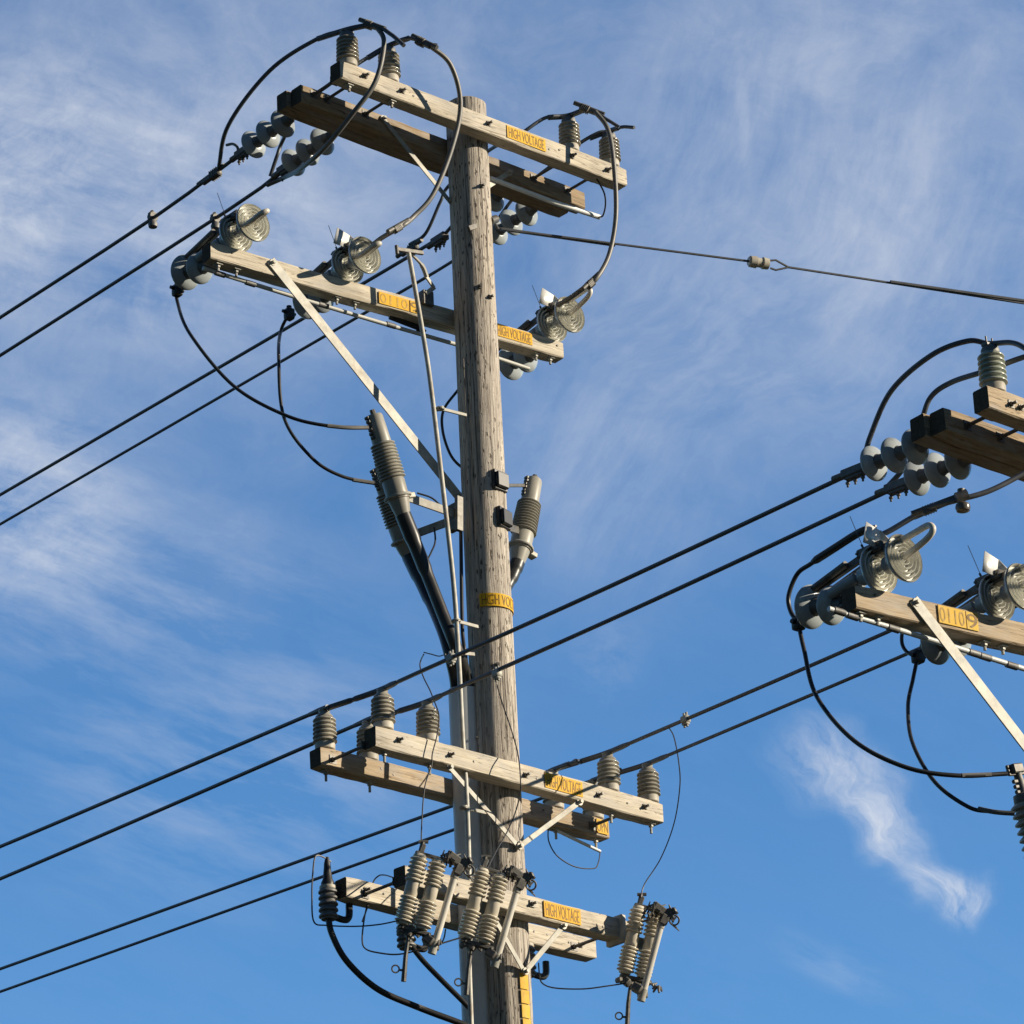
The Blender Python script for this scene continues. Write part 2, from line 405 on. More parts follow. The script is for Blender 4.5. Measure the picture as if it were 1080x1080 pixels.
# ------------------------------------------------------------------ ground
g = MB(); S = 2500.0
g.add([(-S, -S, 0), (S, -S, 0), (S, S, 0), (-S, S, 0)], [(0, 1, 2, 3)])
gm, gt, gb = new_mat('dry_grass_ground', .95, 0, .2)
gv = gt.node('ShaderNodeTexCoord').outputs['Object']
gc = gt.mix(gt.ramp(gt.noise(gv, .6, 8, .65), [(.35, 0.0), (.65, 1.0)]), (.012, .015, .008), (.028, .025, .016))
gt.l.new(gc, gb.inputs['Base Color'])
gr = g.build('ground', gm); gr['kind'] = 'structure'

# ------------------------------------------------------------------ poles


def radius_at(z, top): return .137 + (top - z) * .0021


def make_pole(name, label, x, y, top, seed):
    rnd = random.Random(seed)
    t = thing(name, label, 'utility pole', at(Vector((x, y, 0))))
    mb = MB(); seg = 56; rings = 90; vs = []; fs = []
    ph = [rnd.uniform(0, 6.28) for _ in range(6)]
    zs = [top * i / rings for i in range(rings + 1)]
    for z in zs:
        for j in range(seg):
            a = 2 * math.pi * j / seg
            r = radius_at(z, top) * (1 + .010 * math.sin(3 * a + ph[0] + z * .6) + .006 * math.sin(7 * a + ph[1] - z * .4) + .004 * math.sin(13 * a + ph[2]) + .006 * math.sin(z * 1.9 + ph[3]))
            vs.append(Vector((r * math.cos(a), r * math.sin(a), z)))
    for i in range(rings):
        for j in range(seg):
            k = (j + 1) % seg; fs.append((i * seg + j, i * seg + k, (i + 1) * seg + k, (i + 1) * seg + j))
    o = len(vs)
    for j in range(seg):
        a = 2 * math.pi * j / seg; vs.append(Vector((.115 * math.cos(a), .115 * math.sin(a), top + .018)))
    for j in range(seg):
        k = (j + 1) % seg; fs.append((rings * seg + j, rings * seg + k, o + k, o + j))
    fs.append(tuple(o + j for j in range(seg)))
    mb.add(vs, fs); mb.build('shaft', 'pole', t, world=False)
    return t


TOP = N(491, 107, 0).z - .04
pole = make_pole('utility_pole', 'tall weathered wooden pole with four levels of crossarms in the middle of the picture', 0, 0, TOP, 3)
U2, N2 = .17, 5.15
RP = unz(U2, N2, 0); TOP2 = 10.62
pole2 = make_pole('utility_pole', 'shorter wooden pole just outside the right edge, carrying the nearer crossarms', RP.x, RP.y, TOP2, 5)


def text_mesh(body, width, height, bend=None):
    """flat lettering in the local xz plane, facing -y; bend = radius to wrap round a pole"""
    cu = bpy.data.curves.new('lettering', 'FONT'); cu.body = body; cu.size = 1; cu.extrude = .0; cu.resolution_u = 4
    tmp = bpy.data.objects.new('lettering', cu); COL.objects.link(tmp)
    dg = bpy.context.evaluated_depsgraph_get(); dg.update(); me = bpy.data.meshes.new_from_object(tmp.evaluated_get(dg))
    bpy.data.objects.remove(tmp)
    xs = [v.co.x for v in me.vertices]; ys = [v.co.y for v in me.vertices]
    sx = width / (max(xs) - min(xs)); sy = height / (max(ys) - min(ys)); x0 = min(xs); y0 = min(ys)
    for v in me.vertices:
        v.co = Vector(((v.co.x - x0) * sx, 0, (v.co.y - y0) * sy))
    return me


def lettering(me, mtx_fn, parent, mat='letter'):
    for v in me.vertices: v.co = mtx_fn(v.co.copy())
    me.materials.clear(); me.materials.append(M[mat])
    o = bpy.data.objects.new('lettering', me); COL.objects.link(o); o.parent = parent
    return o


# wrapped yellow sign, nailed tags and fittings on the main pole
def wrap_sign(t, top, zc, a0, a1, h, word, w_ang):
    mb = MB(); n = 24; vs = []; fs = []
    for i in range(n + 1):
        a = a0 + (a1 - a0) * i / n
        for z, dr in ((zc - h / 2, .004), (zc + h / 2, .004), (zc + h / 2, .0075), (zc - h / 2, .0075)):
            r = radius_at(z, top) * 1.018 + dr; vs.append(Vector((r * math.cos(a), r * math.sin(a), z)))
    for i in range(n):
        for j in range(4):
            k = (j + 1) % 4; fs.append((i * 4 + j, (i + 1) * 4 + j, (i + 1) * 4 + k, i * 4 + k))
    fs += [(0, 1, 2, 3), tuple(reversed(range(n * 4, n * 4 + 4)))]
    mb.add(vs, fs); sg = mb.build('sign', 'yellow', t, world=False); sg['label'] = 'yellow high voltage sign wrapped round the pole'
    r = radius_at(zc, top) * 1.018 + .0092
    me = text_mesh(word, w_ang, h * .80)
    def f(c): a = a0 + .10 + c.x; return Vector((r * math.cos(a), r * math.sin(a), zc - h * .40 + c.z))
    lettering(me, f, sg)


zS = N(525, 636, .1).z
wrap_sign(pole, TOP, zS, R_(-112), R_(60), .088, 'HIGH VOLTAGE', 2.30)
tg = MB()
for i, (y0, y1) in enumerate(((1031, 1047), (1048, 1062), (1063, 1077), (1078, 1092))):
    z1 = N(553, y0, .1).z; z0 = N(553, y1, .1).z; vs = []
    a0, a1 = R_(-58 + i * .7), R_(-33 + i * .7)
    for k in range(7):
        a = a0 + (a1 - a0) * k / 6
        for z, dr in ((z0, .003), (z1, .003), (z1, .007), (z0, .007)):
            r = radius_at(z, TOP) * 1.018 + dr + (.001 if i % 2 else 0); vs.append((r * math.cos(a), r * math.sin(a), z))
    fs = []
    for k in range(6):
        for j in range(4):
            l = (j + 1) % 4; fs.append((k * 4 + j, (k + 1) * 4 + j, (k + 1) * 4 + l, k * 4 + l))
    fs += [(0, 1, 2, 3), tuple(reversed(range(24, 28)))]
    tb = MB().add(vs, fs); ob = tb.build('tag', 'yellow_pale', pole, world=False)
    ob['label'] = 'blank yellow tag nailed in a column down the pole'


def pole_bolt(z, ang, top, out=.03, w=.028, th=pole):
    mb = MB(); r = radius_at(z, top); d = Vector((math.cos(ang), math.sin(ang), 0)); p = d * r + ZZ * z
    mb.box((-w, -w, 0), (w, w, .006), .001, axis_frame(p, p + d, ZZ)); mb.cyl(p, p + d * out, .010, seg=6); mb.cyl(p + d * .006, p + d * .016, .017, seg=6)
    mb.build('bolt', 'steel_dark', th)


def px_ang(px, py, top):
    """height and angle of a point of the visible pole surface seen at px, py"""
    z = N(px, py, .1).z; r = radius_at(z, top); best = None
    for i in range(120):
        a = R_(-180 + i * 1.5); x, y = proj(Vector((r * math.cos(a), r * math.sin(a), z)))
        e = (x - px) ** 2 + (y - py) ** 2 * .01
        if best is None or e < best[0]: best = (e, a)
    return z, best[1]


for p in ((508, 200), (517, 317), (524, 704), (545, 893), (552, 1025), (506, 305)):
    z, a = px_ang(*p, TOP); pole_bolt(z, a, TOP, .035, .014 if p != (552, 1025) else .022)
# black step lugs on the right face of the pole (brackets of the third cable termination)
for p in ((527, 511), (531, 550)):
    z, a = px_ang(*p, TOP); mb = MB(); r = radius_at(z, TOP); d = Vector((math.cos(a), math.sin(a), 0))
    m = axis_frame(d * (r - .02) + ZZ * z, d * (r + .1) + ZZ * z, Vector((-d.y, d.x, 0)))
    mb.box((-.062, -.07, 0), (.062, .07, .034), .006, m)
    mb.box((-.055, -.055, .03), (.055, .05, .058), .02, m)
    mb.build('mounting_lug', 'black', pole)
# moulding strip down the pole
mb = MB(); vs = []
a = R_(-128); pts = []
for i in range(30):
    z = .2 + (N(484, 380, 0).z - .2) * i / 29; r = radius_at(z, TOP) + .004; pts.append(Vector((r * math.cos(a), r * math.sin(a), z)))
mb.tube(pts, .017, 8); mb.build('ground_wire_moulding', 'pole', pole)

# ------------------------------------------------------------------ crossarms


class Arm:
    """front top edge from left to right end; local x along it, y away from the viewer, z up (top at 0)"""
    def __init__(s, name, label, Lp, Rp, k, h=.135, d=.112, mat='arm_pale', beams=1, seed=1, both_k=None):
        mid = N((Lp[0] + Rp[0]) / 2, (Lp[1] + Rp[1]) / 2, k)
        a = Zp(*Lp, mid.z); b = Zp(*Rp, mid.z)
        s.setup(name, label, a, b, h, d, mat, beams, seed)
    def setup(s, name, label, a, b, h, d, mat, beams, seed):
        s.a, s.b, s.h, s.d = a, b, h, d * beams; s.L = (b - a).length
        s.x = (b - a).normalized(); s.y = ZZ.cross(s.x); s.M = frame(a, s.x)
        s.t = thing(name, label, 'crossarm', s.M)
        rnd = random.Random(seed)
        for i in range(beams):
            mb = MB(); y0, y1 = d * i + (.002 if i else 0), d * (i + 1)
            dx0 = -.006 + rnd.uniform(0, .012) - (.0 if i == 0 else .03); dx1 = s.L + rnd.uniform(-.006, .006) - (.0 if i == 0 else .05)
            n = 26; c = .007; vs = []; fs = []
            for q in range(n + 1):
                xx = dx0 + (dx1 - dx0) * q / n; sh = .0 if 0 < q < n else .004
                wz = .0025 * math.sin(xx * 3 + seed); wy = .002 * math.sin(xx * 2.3 + seed * 2)
                for yy, zz in ((y0 + c, -h), (y1 - c, -h), (y1, -h + c), (y1, -c), (y1 - c, 0), (y0 + c, 0), (y0, -c), (y0, -h + c)):
                    yy2 = yy + (sh if yy < (y0 + y1) / 2 else -sh) + (wy if i == 0 else 0); zz2 = zz + (sh if zz < -h / 2 else -sh) + wz
                    vs.append((xx, yy2 + rnd.uniform(-.0016, .0016), zz2 + rnd.uniform(-.0022, .0022)))
            for q in range(n):
                for j in range(8):
                    k = (j + 1) % 8; fs.append((q * 8 + j, (q + 1) * 8 + j, (q + 1) * 8 + k, q * 8 + k))
            fs.append(tuple(range(8))); fs.append(tuple(reversed(range(n * 8, n * 8 + 8))))
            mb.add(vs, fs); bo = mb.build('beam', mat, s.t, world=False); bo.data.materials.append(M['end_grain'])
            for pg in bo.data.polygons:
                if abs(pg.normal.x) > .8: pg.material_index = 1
    def pt(s, x, y=0, z=0): return s.a + s.x * x + s.y * y + ZZ * z
    def xat(s, px, y=0, z=0):
        lo, hi = -1.0, s.L + 1.0
        for _ in range(40):
            m = (lo + hi) / 2
            if proj(s.pt(m, y, z))[0] < px: lo = m
            else: hi = m
        return (lo + hi) / 2
    def face_bolt(s, px, zf=.5, big=False):
        x = s.xat(px, 0, -s.h * zf); mb = MB(); w = .022 if big else .017; z = -s.h * zf
        mb.box((x - w, -.007, z - w), (x + w, -.001, z + w), .001); mb.cyl((x, 0, z), (x, -.045, z), .009, seg=8); mb.cyl((x, -.007, z), (x, -.02, z), .016, seg=6)
        mb.build('bolt', 'steel_dark', s.t, world=False)
    def nail(s, px, zf):
        x = s.xat(px, 0, -s.h * zf); mb = MB(); mb.cyl((x, .004, -s.h * zf), (x, -.005, -s.h * zf), .0075, seg=8); mb.build('nail', 'steel_dark', s.t, world=False)
    def sign(s, px0, px1, word, z0f=.16, z1f=.84, mat='yellow', lab=None, pad=.05):
        x0, x1 = s.xat(px0, 0, -s.h / 2), s.xat(px1, 0, -s.h / 2); mb = MB(); zt, zb = -s.h * z0f, -s.h * z1f
        mb.box((x0, -.006, zb), (x1, -.0025, zt), .0006); sg = mb.build('sign', mat, s.t, world=False)
        if lab: sg['label'] = lab
        if word:
            w = (x1 - x0) * (1 - pad * 2); me = text_mesh(word, w, (zt - zb) * .80)
            lettering(me, lambda c: Vector((x0 + (x1 - x0) * pad + c.x, -.0075, zb + (zt - zb) * .10 + c.z)), sg, 'letter_worn' if word == '0110' else 'letter')
            bd = MB(); bw = .003
            bd.box((x0, -.0074, zb), (x0 + bw, -.0062, zt), .0002); bd.build('border', 'letter', sg, world=False)
    def stud(s, x, y, l=.075):
        mb = MB(); mb.cyl((x, y, -s.h + .005), (x, y, -s.h - l), .0085, seg=8); mb.box((x - .024, y - .024, -s.h - .010), (x + .024, y + .024, -s.h - .001), .001)
        mb.cyl((x, y, -s.h - .010), (x, y, -s.h - .026), .016, seg=6); mb.build('stud_bolt', 'steel', s.t, world=False)


A1 = Arm('crossarm', 'topmost pale front crossarm with yellow high voltage sign right of the pole top', (359.6, 62.8), (660.5, 177.8), .25, seed=1)
A1b = Arm('double_crossarm', 'pair of brown timbers bolted together behind the pole top, grey bell strings hung behind', (317, 88), (616, 202), -.085, beams=2, mat='arm_brown_shaded', seed=2)
A2 = Arm('crossarm', 'single crossarm below the pole top with three switches, yellow number tags left of the pole', (222.8, 254), (594, 360), -.19, h=.125, mat='arm_pale', seed=3)
B1 = Arm('crossarm', 'front crossarm of the lower pair of four insulator arms, in front of the grey conduit', (397, 764), (700, 847), .26, seed=4)
B1b = Arm('crossarm', 'rear lower crossarm behind the pole, cut yellow sign at its right end', (338, 786), (642, 864.5), -.135, mat='arm_tan', h=.128, seed=5)
C1 = Arm('crossarm', 'lowest front crossarm carrying the fuse cutouts, yellow sign right of the pole', (427, 911), (664, 971), .265, h=.13, seed=6)
C1b = Arm('crossarm', 'lowest rear crossarm behind the pole, black cable termination at its left end', (366, 924), (629, 991), -.14, h=.13, seed=7)
RA1 = Arm('crossarm', 'topmost front crossarm of the right pole, cut off by the picture edge', (1042, 408), (1342, 526), N2 + .26, mat='arm_tan', seed=8)


def arm_from(name, label, Lp, kL, yaw, L, h, mat, beams, seed, d=.112):
    a = N(*Lp, kL); x = Vector((math.cos(yaw), math.sin(yaw), 0)); s = Arm.__new__(Arm)
    s.setup(name, label, a, a + x * L, h, d, mat, beams, seed); return s


bpy.data.objects.remove(RA1.t.children[0]); bpy.data.objects.remove(RA1.t)
RA1 = arm_from('crossarm', 'topmost front crossarm of the right pole, under the grey green insulator', (1042, 406), 5.32, PHI, 2.5, .135, 'arm_tan', 1, 8)
RA1b = arm_from('double_crossarm', 'double brown crossarm of the right pole with two three-bell strings at its left end', (995.7, 428.5), 5.05, PHI, 2.5, .14, 'arm_brown_shaded', 2, 9)
RA2 = arm_from('crossarm', 'switch crossarm of the right pole with a yellow number tag beside its flat steel brace', (902, 615), 4.79, R_(35.5), 2.75, .135, 'arm_tan', 1, 10, .12)

# signs and fasteners on the arms
A1.sign(534, 575, 'HIGH VOLTAGE', lab='yellow high voltage sign')
A2.sign(399, 431, '0110', .18, .86, lab='yellow tag with worn digits'); A2.sign(432, 442, '9', .18, .86, lab='yellow tag with a 9')
A2.sign(522.5, 561, 'HIGH VOLTAGE', .10, .80, lab='yellow high voltage sign')
B1.sign(574, 614, 'HIGH VOLTAGE', .10, .84, lab='yellow high voltage sign')
B1b.sign(628.5, 641, 'OPN', .12, .86, lab='short yellow sign cut off at the arm end')
C1.sign(573, 612, 'HIGH VOLTAGE', .10, .88, 'yellow', lab='yellow high voltage sign')
RA2.sign(989, 1018, '0110', .10, .84, 'yellow_pale', lab='yellow tag with worn digits'); RA2.sign(1018.5, 1031, '9', .10, .84, 'yellow_pale', lab='yellow tag with a 9')
for px, zf in ((385, .40), (424, .45), (515, .45), (603, .50), (641, .50)): A1.face_bolt(px, zf)
for px, zf in ((436, .5), (450, .5), (579, .6), (590, .4)): A1.nail(px, zf)
for px in (421, 500, 566, 586, 662, 680): B1.face_bolt(px, .45) if px in (421, 475, 554, 631, 680) else B1.nail(px, .5)
for px in (475, 554, 631): B1.face_bolt(px, .5)
for px, zf in ((402, .4), (415, .55), (573, .4)): B1b.nail(px, zf)
B1b.face_bolt(623, .5)
for px, zf in ((483, .35), (561, .35), (636, .65)): C1.nail(px, zf)
C1.face_bolt(561, .40, True)
for px, zf in ((405, .4), (563, .4), (577, .4), (600, .5)): C1b.nail(px, zf)
C1b.face_bolt(386, .45); C1b.face_bolt(612, .5)
for px, zf in ((245, .35), (588, .35), (300, .5)): A2.nail(px, zf)
RA2.nail(923, .3); RA1.face_bolt(1066, .5, True); RA1.face_bolt(1076, .5)
for arm, pxs in ((A1, (368, 413)), (RA2, (907, 925, 1038, 1057)), (A2, (230, 249, 355, 374, 565, 580))):
    for px in pxs: arm.stud(arm.xat(px, arm.d * .4, -arm.h), arm.d * .4, .05)


def rod(arm, p0, p1, r, mat, name, washers=True):
    mb = MB(); mb.cyl(p0, p1, r, seg=10)
    if washers:
        d = (p1 - p0).normalized()
        for p, s in ((p0, 1), (p1, -1)):
            m = axis_frame(p + d * .0 * s, p + d * s, ZZ)
            mb.cyl(p + d * s * .004, p + d * s * .022, .018, seg=6); mb.box((-.028, -.028, 0), (.028, .028, .005), .001, m)
    return mb.build(name, mat, arm.t)


def spacer(A, B, px, zf=.5):
    """double-arming bolt between the back of A and the front of B, and its nut on the front of A"""
    x = A.xat(px, A.d, -A.h * zf); p = A.pt(x, A.d, -A.h * zf); k = (B.pt(0, 0) - p).dot(B.y) / A.y.dot(B.y)
    rod(A, p, p + A.y * k, .0105, 'steel_dark', 'spacer_bolt')


for px in (352, 366, 407, 586, 622): spacer(A1, A1b, px, .75)
for px in (385, 655): spacer(B1, B1b, px, .75)
for px in (418, 641): spacer(C1, C1b, px, .6)
for px in (1043, 1078): spacer(RA1, RA1b, px, .75)


def brace(arm, pxA, tgt, w=.042, t=.007, fy=-.006, zf=.6, mat='steel'):
    x = arm.xat(pxA, fy, -arm.h * zf); a = arm.pt(x, fy, -arm.h * zf); mb = MB()
    d = (tgt - a).normalized(); up = d.cross(arm.y).normalized()
    mb.bar(a - d * .02, tgt + d * .02, w, t, up, .0015)
    for p in (a, tgt): mb.cyl(p + arm.y * .004, p - arm.y * .028, .013, seg=6); mb.cyl(p - arm.y * .003, p - arm.y * .008, .024, seg=12)
    mb.build('brace', mat, arm.t)


rB = radius_at(9.7, TOP)
pB = N(547, 893, rB + .015); brace(B1, 474, pB, .034, zf=1.06, fy=.018); brace(B1, 611, pB - B1.y * .009, .034, zf=1.06, fy=.014)
pC = N(553, 1025, rB + .018); brace(C1, 515, pC, .034, zf=1.06, fy=.018); brace(C1, 594, pC - C1.y * .009, .034, zf=1.06, fy=.014)
brace(A1b, 404, N(474, 212, -.06), .036, zf=.25, fy=-.006); brace(A1b, 537, N(509, 200, -.06), .036, zf=.6, fy=-.006)
brace(A2, 287.5, N(484, 524, -.19), .072, .009, zf=.30, fy=-.008)
bx = RA2.pt(RA2.xat(966, -.008, -RA2.h * .25), -.008, -RA2.h * .25)
bq = next(q for q in (N(1095 + 5 * i, 800 + 6.67 * i, N2 - .13) for i in range(80)) if (q - RP).dot(UU) > -.09)
brace(RA2, 966, bq, .070, .009, zf=.25, fy=-.008)

# ------------------------------------------------------------------ post insulators


def ribs(z0, z1, n, ro, ri, rt=1.0, fl=.62):
    """profile of n sheds between z0 and z1"""
    p = []; s = (z1 - z0) / n
    for i in range(n):
        b = z0 + s * i; k = 1 - (1 - rt) * (i / max(1, n - 1)); o = ro * k
        p += [(b + s * .04, ri), (b + s * .12, ri * .6 + o * .4), (b + s * .26, o * .985), (b + s * .36, o), (b + s * .50, o * .985), (b + s * .70, ri * .45 + o * .55), (b + s * .88, ri * 1.02)]
    return p


GI = 'post insulators standing on the crossarms'


def post_insulator(label, mtx, tall=.27, top='neck', mat='porcelain'):
    t = thing('post_insulator', label, 'insulator', mtx, GI); k = tall / .27
    b = MB(); b.lathe([(0, .058), (.004, .062), (.036 * k, .063), (.050 * k, .058), (.052 * k, .05)], 28); b.build('base', 'porcelain_base', t, world=False)
    s = MB(); s.lathe([(.046 * k, .05)] + ribs(.048 * k, .216 * k, 6, .0765, .058, .94) + [(.222 * k, .05), (.226 * k, .04)], 32); s.build('shed_body', mat, t, world=False)
    h = MB()
    if top == 'neck': h.lathe([(.218 * k, .056), (.228 * k, .054), (.246 * k, .036), (.256 * k, .034), (.262 * k, .037), (.272 * k, .034), (.276 * k, .02)], 24)
    else: h.lathe([(.218 * k, .050), (.240 * k, .050), (.252 * k, .044), (.262 * k, .030)], 24); h.box((-.045, -.022, .255 * k), (.045, .022, .272 * k), .003)
    h.build('head', mat if top == 'neck' else 'cap', t, world=False)
    return t


def insulators(arm, items, proto, dy=.5):
    out = []
    for px, lab in items:
        x = arm.xat(px, arm.d * dy, 0); m = frame(arm.pt(x, arm.d * dy, .001), arm.x)
        if proto[0] is None: proto[0] = post_insulator(lab, m, *proto[1:]); o = proto[0]
        else: o = dup(proto[0], m, lab)
        out.append(o); arm.stud(x, arm.d * dy, .07) if proto[2] == 'neck' else None
    return out


pTop = [None, .275, 'clamp', 'porcelain']; pNeck = [None, .262, 'neck', 'porcelain']
iA = insulators(A1, [(367, 'ribbed post insulator on the left end of the topmost front crossarm'), (411, 'ribbed post insulator second from the left end of the topmost front crossarm'),
                     (601.5, 'ribbed post insulator on the topmost crossarm, just right of its yellow sign'), (644, 'ribbed post insulator on the right end of the topmost front crossarm')], pTop)
iB = insulators(B1, [(404.5, 'post insulator at the left end of the lower front crossarm, higher line on top'), (452, 'post insulator on the lower front crossarm just left of the grey conduit'),
                     (643, 'post insulator on the lower front crossarm right of its yellow sign'), (685, 'post insulator at the right end of the lower front crossarm')], pNeck)
iBb = insulators(B1b, [(343, 'post insulator at the left end of the rear lower crossarm, farthest left of its kind'), (389, 'post insulator on the rear lower crossarm, partly hidden by the front crossarm end'),
                       (585, 'post insulator on the rear lower crossarm behind the yellow sign of the front arm'), (627, 'post insulator at the right end of the rear lower crossarm, over the cut yellow sign')], pNeck)
x = RA1.xat(1049, .056, 0)
iR = post_insulator('grey green ribbed insulator on the left end of the right pole top crossarm', frame(RA1.pt(x, .056, .001), RA1.x), .285, 'clamp', 'porcelain_green')
for sx in (-.02, .02):
    mb = MB(); mb.cyl((sx, 0, .28), (sx * 1.2, 0, .33), .005, seg=6); mb.build('clamp_bolt', 'steel_dark', iR, world=False)


def head_pos(o, dz): return o.matrix_world @ Vector((0, 0, dz))


# ------------------------------------------------------------------ bell strings


def bell_parts(t, z0, r, mat='bell', under='bell', depth=.062):
    """one suspension bell whose cap starts at local z = z0 (towards the arm) and whose underside faces +z"""
    k = r / .1
    c = MB(); c.lathe([(z0, .016), (z0 + .012, .034 * k), (z0 + .050, .038 * k), (z0 + .064, .046 * k), (z0 + .07, .03)], 24); cap = c.build('cap', 'cap', t, world=False)
    z = z0 + .058
    s = MB(); s.lathe([(z, .03 * k), (z + .002, .048 * k), (z + .008, .066 * k), (z + .017, .084 * k), (z + .030, .0965 * k), (z + .038, r), (z + .045, .0985 * k), (z + .048, .095 * k)], 40, cap=False)
    s.build('shell', mat, t, world=False)
    u = MB(); p = [(z + .048, .095 * k)]
    for rr in (.086, .066, .046): p += [(z + .042, rr * k + .005 * k), (z + .026, rr * k + .002 * k), (z + .026, rr * k - .004 * k), (z + .052, rr * k - .0065 * k), (z + .054, rr * k - .010 * k), (z + .042, rr * k - .013 * k)]
    p += [(z + .040, .028 * k), (z + .060, .022 * k), (z + .066, .012)]
    u.lathe(p, 40, cap=False); u.build('underside', under, t, world=False)
    return z + .058


GS = 'bell strings pulling back from the double crossarms'


def bell_string(label, d1, d3, back, clamp_len, proto=None):
    """three bells; d1 and d3 are the centres of the first and last shell, back the distance to the arm face"""
    ax = (d3 - d1).normalized(); step = (d3 - d1).length / 2; o = d1 - ax * back; m = axis_frame(o, d3)
    t = thing('insulator_string', label, 'insulator string', m, GS)
    e = MB(); e.cyl((0, 0, -.01), (0, 0, back - .07), .014, seg=10); e.torus(Vector((0, 0, max(.01, back - .12))), Vector((1, 0, 0)), .026, .008); e.build('eye_bolt', 'steel_dark', t, world=False)
    for i in range(3): bell_parts(t, back - .09 + step * i, .1)
    z = back + step * 2 + .03
    l = MB(); l.cyl((0, 0, z - .03), (0, 0, z + clamp_len), .011, seg=8); l.torus(Vector((0, 0, z + .04)), Vector((1, 0, 0)), .02, .007)
    l.build('link_rod', 'steel_dark', t, world=False)
    return t, m @ Vector((0, 0, z + clamp_len)), ax


cS1 = N(300, 128, -.48).dot(UU); cS2 = N(341, 149, -.48).dot(UU); cS4 = N(556, 223, -.48).dot(UU)
cS3 = cS4 - (cS2 - cS1)
S1, e1, ax1 = bell_string('outer string of three grey bells behind the left end of the top double crossarm', U(299, 130, cS1), U(268, 152, cS1), .10, .10)
S2, e2, ax2 = bell_string('three grey bells in a row hung under the top double crossarm, nearer the pole', U(340.5, 149, cS2), U(310, 171, cS2), .10, .05)
dS = U(268, 152, cS1) - U(299, 130, cS1)
s4a = U(556, 224, cS4); S4, e4, ax4 = bell_string('grey bell string right of the pole, under the right end of the double crossarm', s4a, s4a + dS * 1.0, .10, .08)
s3a = unz(cS3, -.46, s4a.z); S3, e3, ax3 = bell_string('grey bell string mostly hidden behind the pole top, right side', s3a, s3a + dS, .10, .08)
RB1c = iB[0].matrix_world.translation.dot(UU); RB2c = iB[1].matrix_world.translation.dot(UU)
RS1, f1, rx1 = bell_string('upper string of three big grey bells at the right pole double crossarm end', U(966, 471, RB1c), U(922.5, 488.5, RB1c), .10, .05)
RS2, f2, rx2 = bell_string('lower right string of three big grey bells under the right pole double crossarm', U(1011, 487, RB2c), U(968, 504, RB2c), .10, .05)
RB3c = iB[2].matrix_world.translation.dot(UU); RB4c = iB[3].matrix_world.translation.dot(UU)
dR = U(922.5, 488.5, RB1c) - U(966, 471, RB1c)
RS3, f3, rx3 = bell_string('bell string on the right half of the right pole double crossarm, nearer its pole', unz(RB3c, 4.73, 10.375), unz(RB3c, 4.73, 10.375) + dR, .10, .05)
RS4, f4, rx4 = bell_string('bell string at the far right end of the right pole double crossarm', unz(RB4c, 4.73, 10.375), unz(RB4c, 4.73, 10.375) + dR, .10, .05)

# ------------------------------------------------------------------ conductors


def sleeve(th, pts, r, mat='wire', name='sleeve'):
    mb = MB(); mb.tube(pts, r, 10); return mb.build(name, mat, th)


def wedge(th, p, d, l=.16, r=.026, name='clamp', mat='steel_dark', up=ZZ):
    """bolted dead-end or wedge clamp along d, with U-bolts standing off it"""
    d = d.normalized(); m = frame(p - d * l / 2, d, up); mb = MB()
    mb.box((0, -r, -r * .9), (l * .72, r, r * .9), .006, m); mb.box((l * .1, -r * .7, -r * 1.5), (l * .62, r * .7, r * .2), .006, m)
    mb.cyl(m @ Vector((0, 0, 0)), m @ Vector((l, 0, 0)), r * .75, seg=12)
    for i in range(3):
        x = l * (.16 + .22 * i); mb.cyl(m @ Vector((x, 0, r)), m @ Vector((x, 0, -r * 2.7)), .0065, seg=6); mb.cyl(m @ Vector((x, 0, -r * 1.7)), m @ Vector((x, 0, -r * 2.1)), .012, seg=6)
    return mb.build(name, mat, th)


def splice(th, p, d, l=.17, r=.028, mat='steel_dark'):
    """wedge connector: a tapering ribbed shell"""
    d = d.normalized(); m = frame(p - d * l / 2, d); mb = MB()
    mb.box((0, -r * .75, -r), (l * .5, r * .75, r), .008, m); mb.box((l * .42, -r * .6, -r * .75), (l * .9, r * .6, r * .75), .008, m)
    for i in range(5): mb.box((l * (.08 + .085 * i), -r * .85, -r * 1.08), (l * (.11 + .085 * i), r * .85, r * 1.08), .002, m)
    mb.cyl(m @ Vector((-.05, 0, r * .55)), m @ Vector((l + .03, 0, r * .35)), .016, seg=10)
    return mb.build('connector', mat, th)


def line_out(pts, sl_end, curv=.0012, n_end=42, step=1.5):
    """carry a conductor on from its last point in direction -n"""
    p = pts[-1]; out = list(pts); k = step
    while k < n_end:
        out.append(p - NN * k + ZZ * (sl_end * k + curv * k * k)); k += step
    return out


GL = 'line conductors crossing the sky'


def conductor(label, pts, r=.0135, group=GL, mat='wire', name='line_wire'):
    t = thing(name, label, 'wire', at(pts[0]), group)
    mb = MB(); mb.tube(pts, r, 10); mb.build('conductor', mat, t); return t


def slope(a, b): h = (a - b).dot(NN); return (b.z - a.z) / h


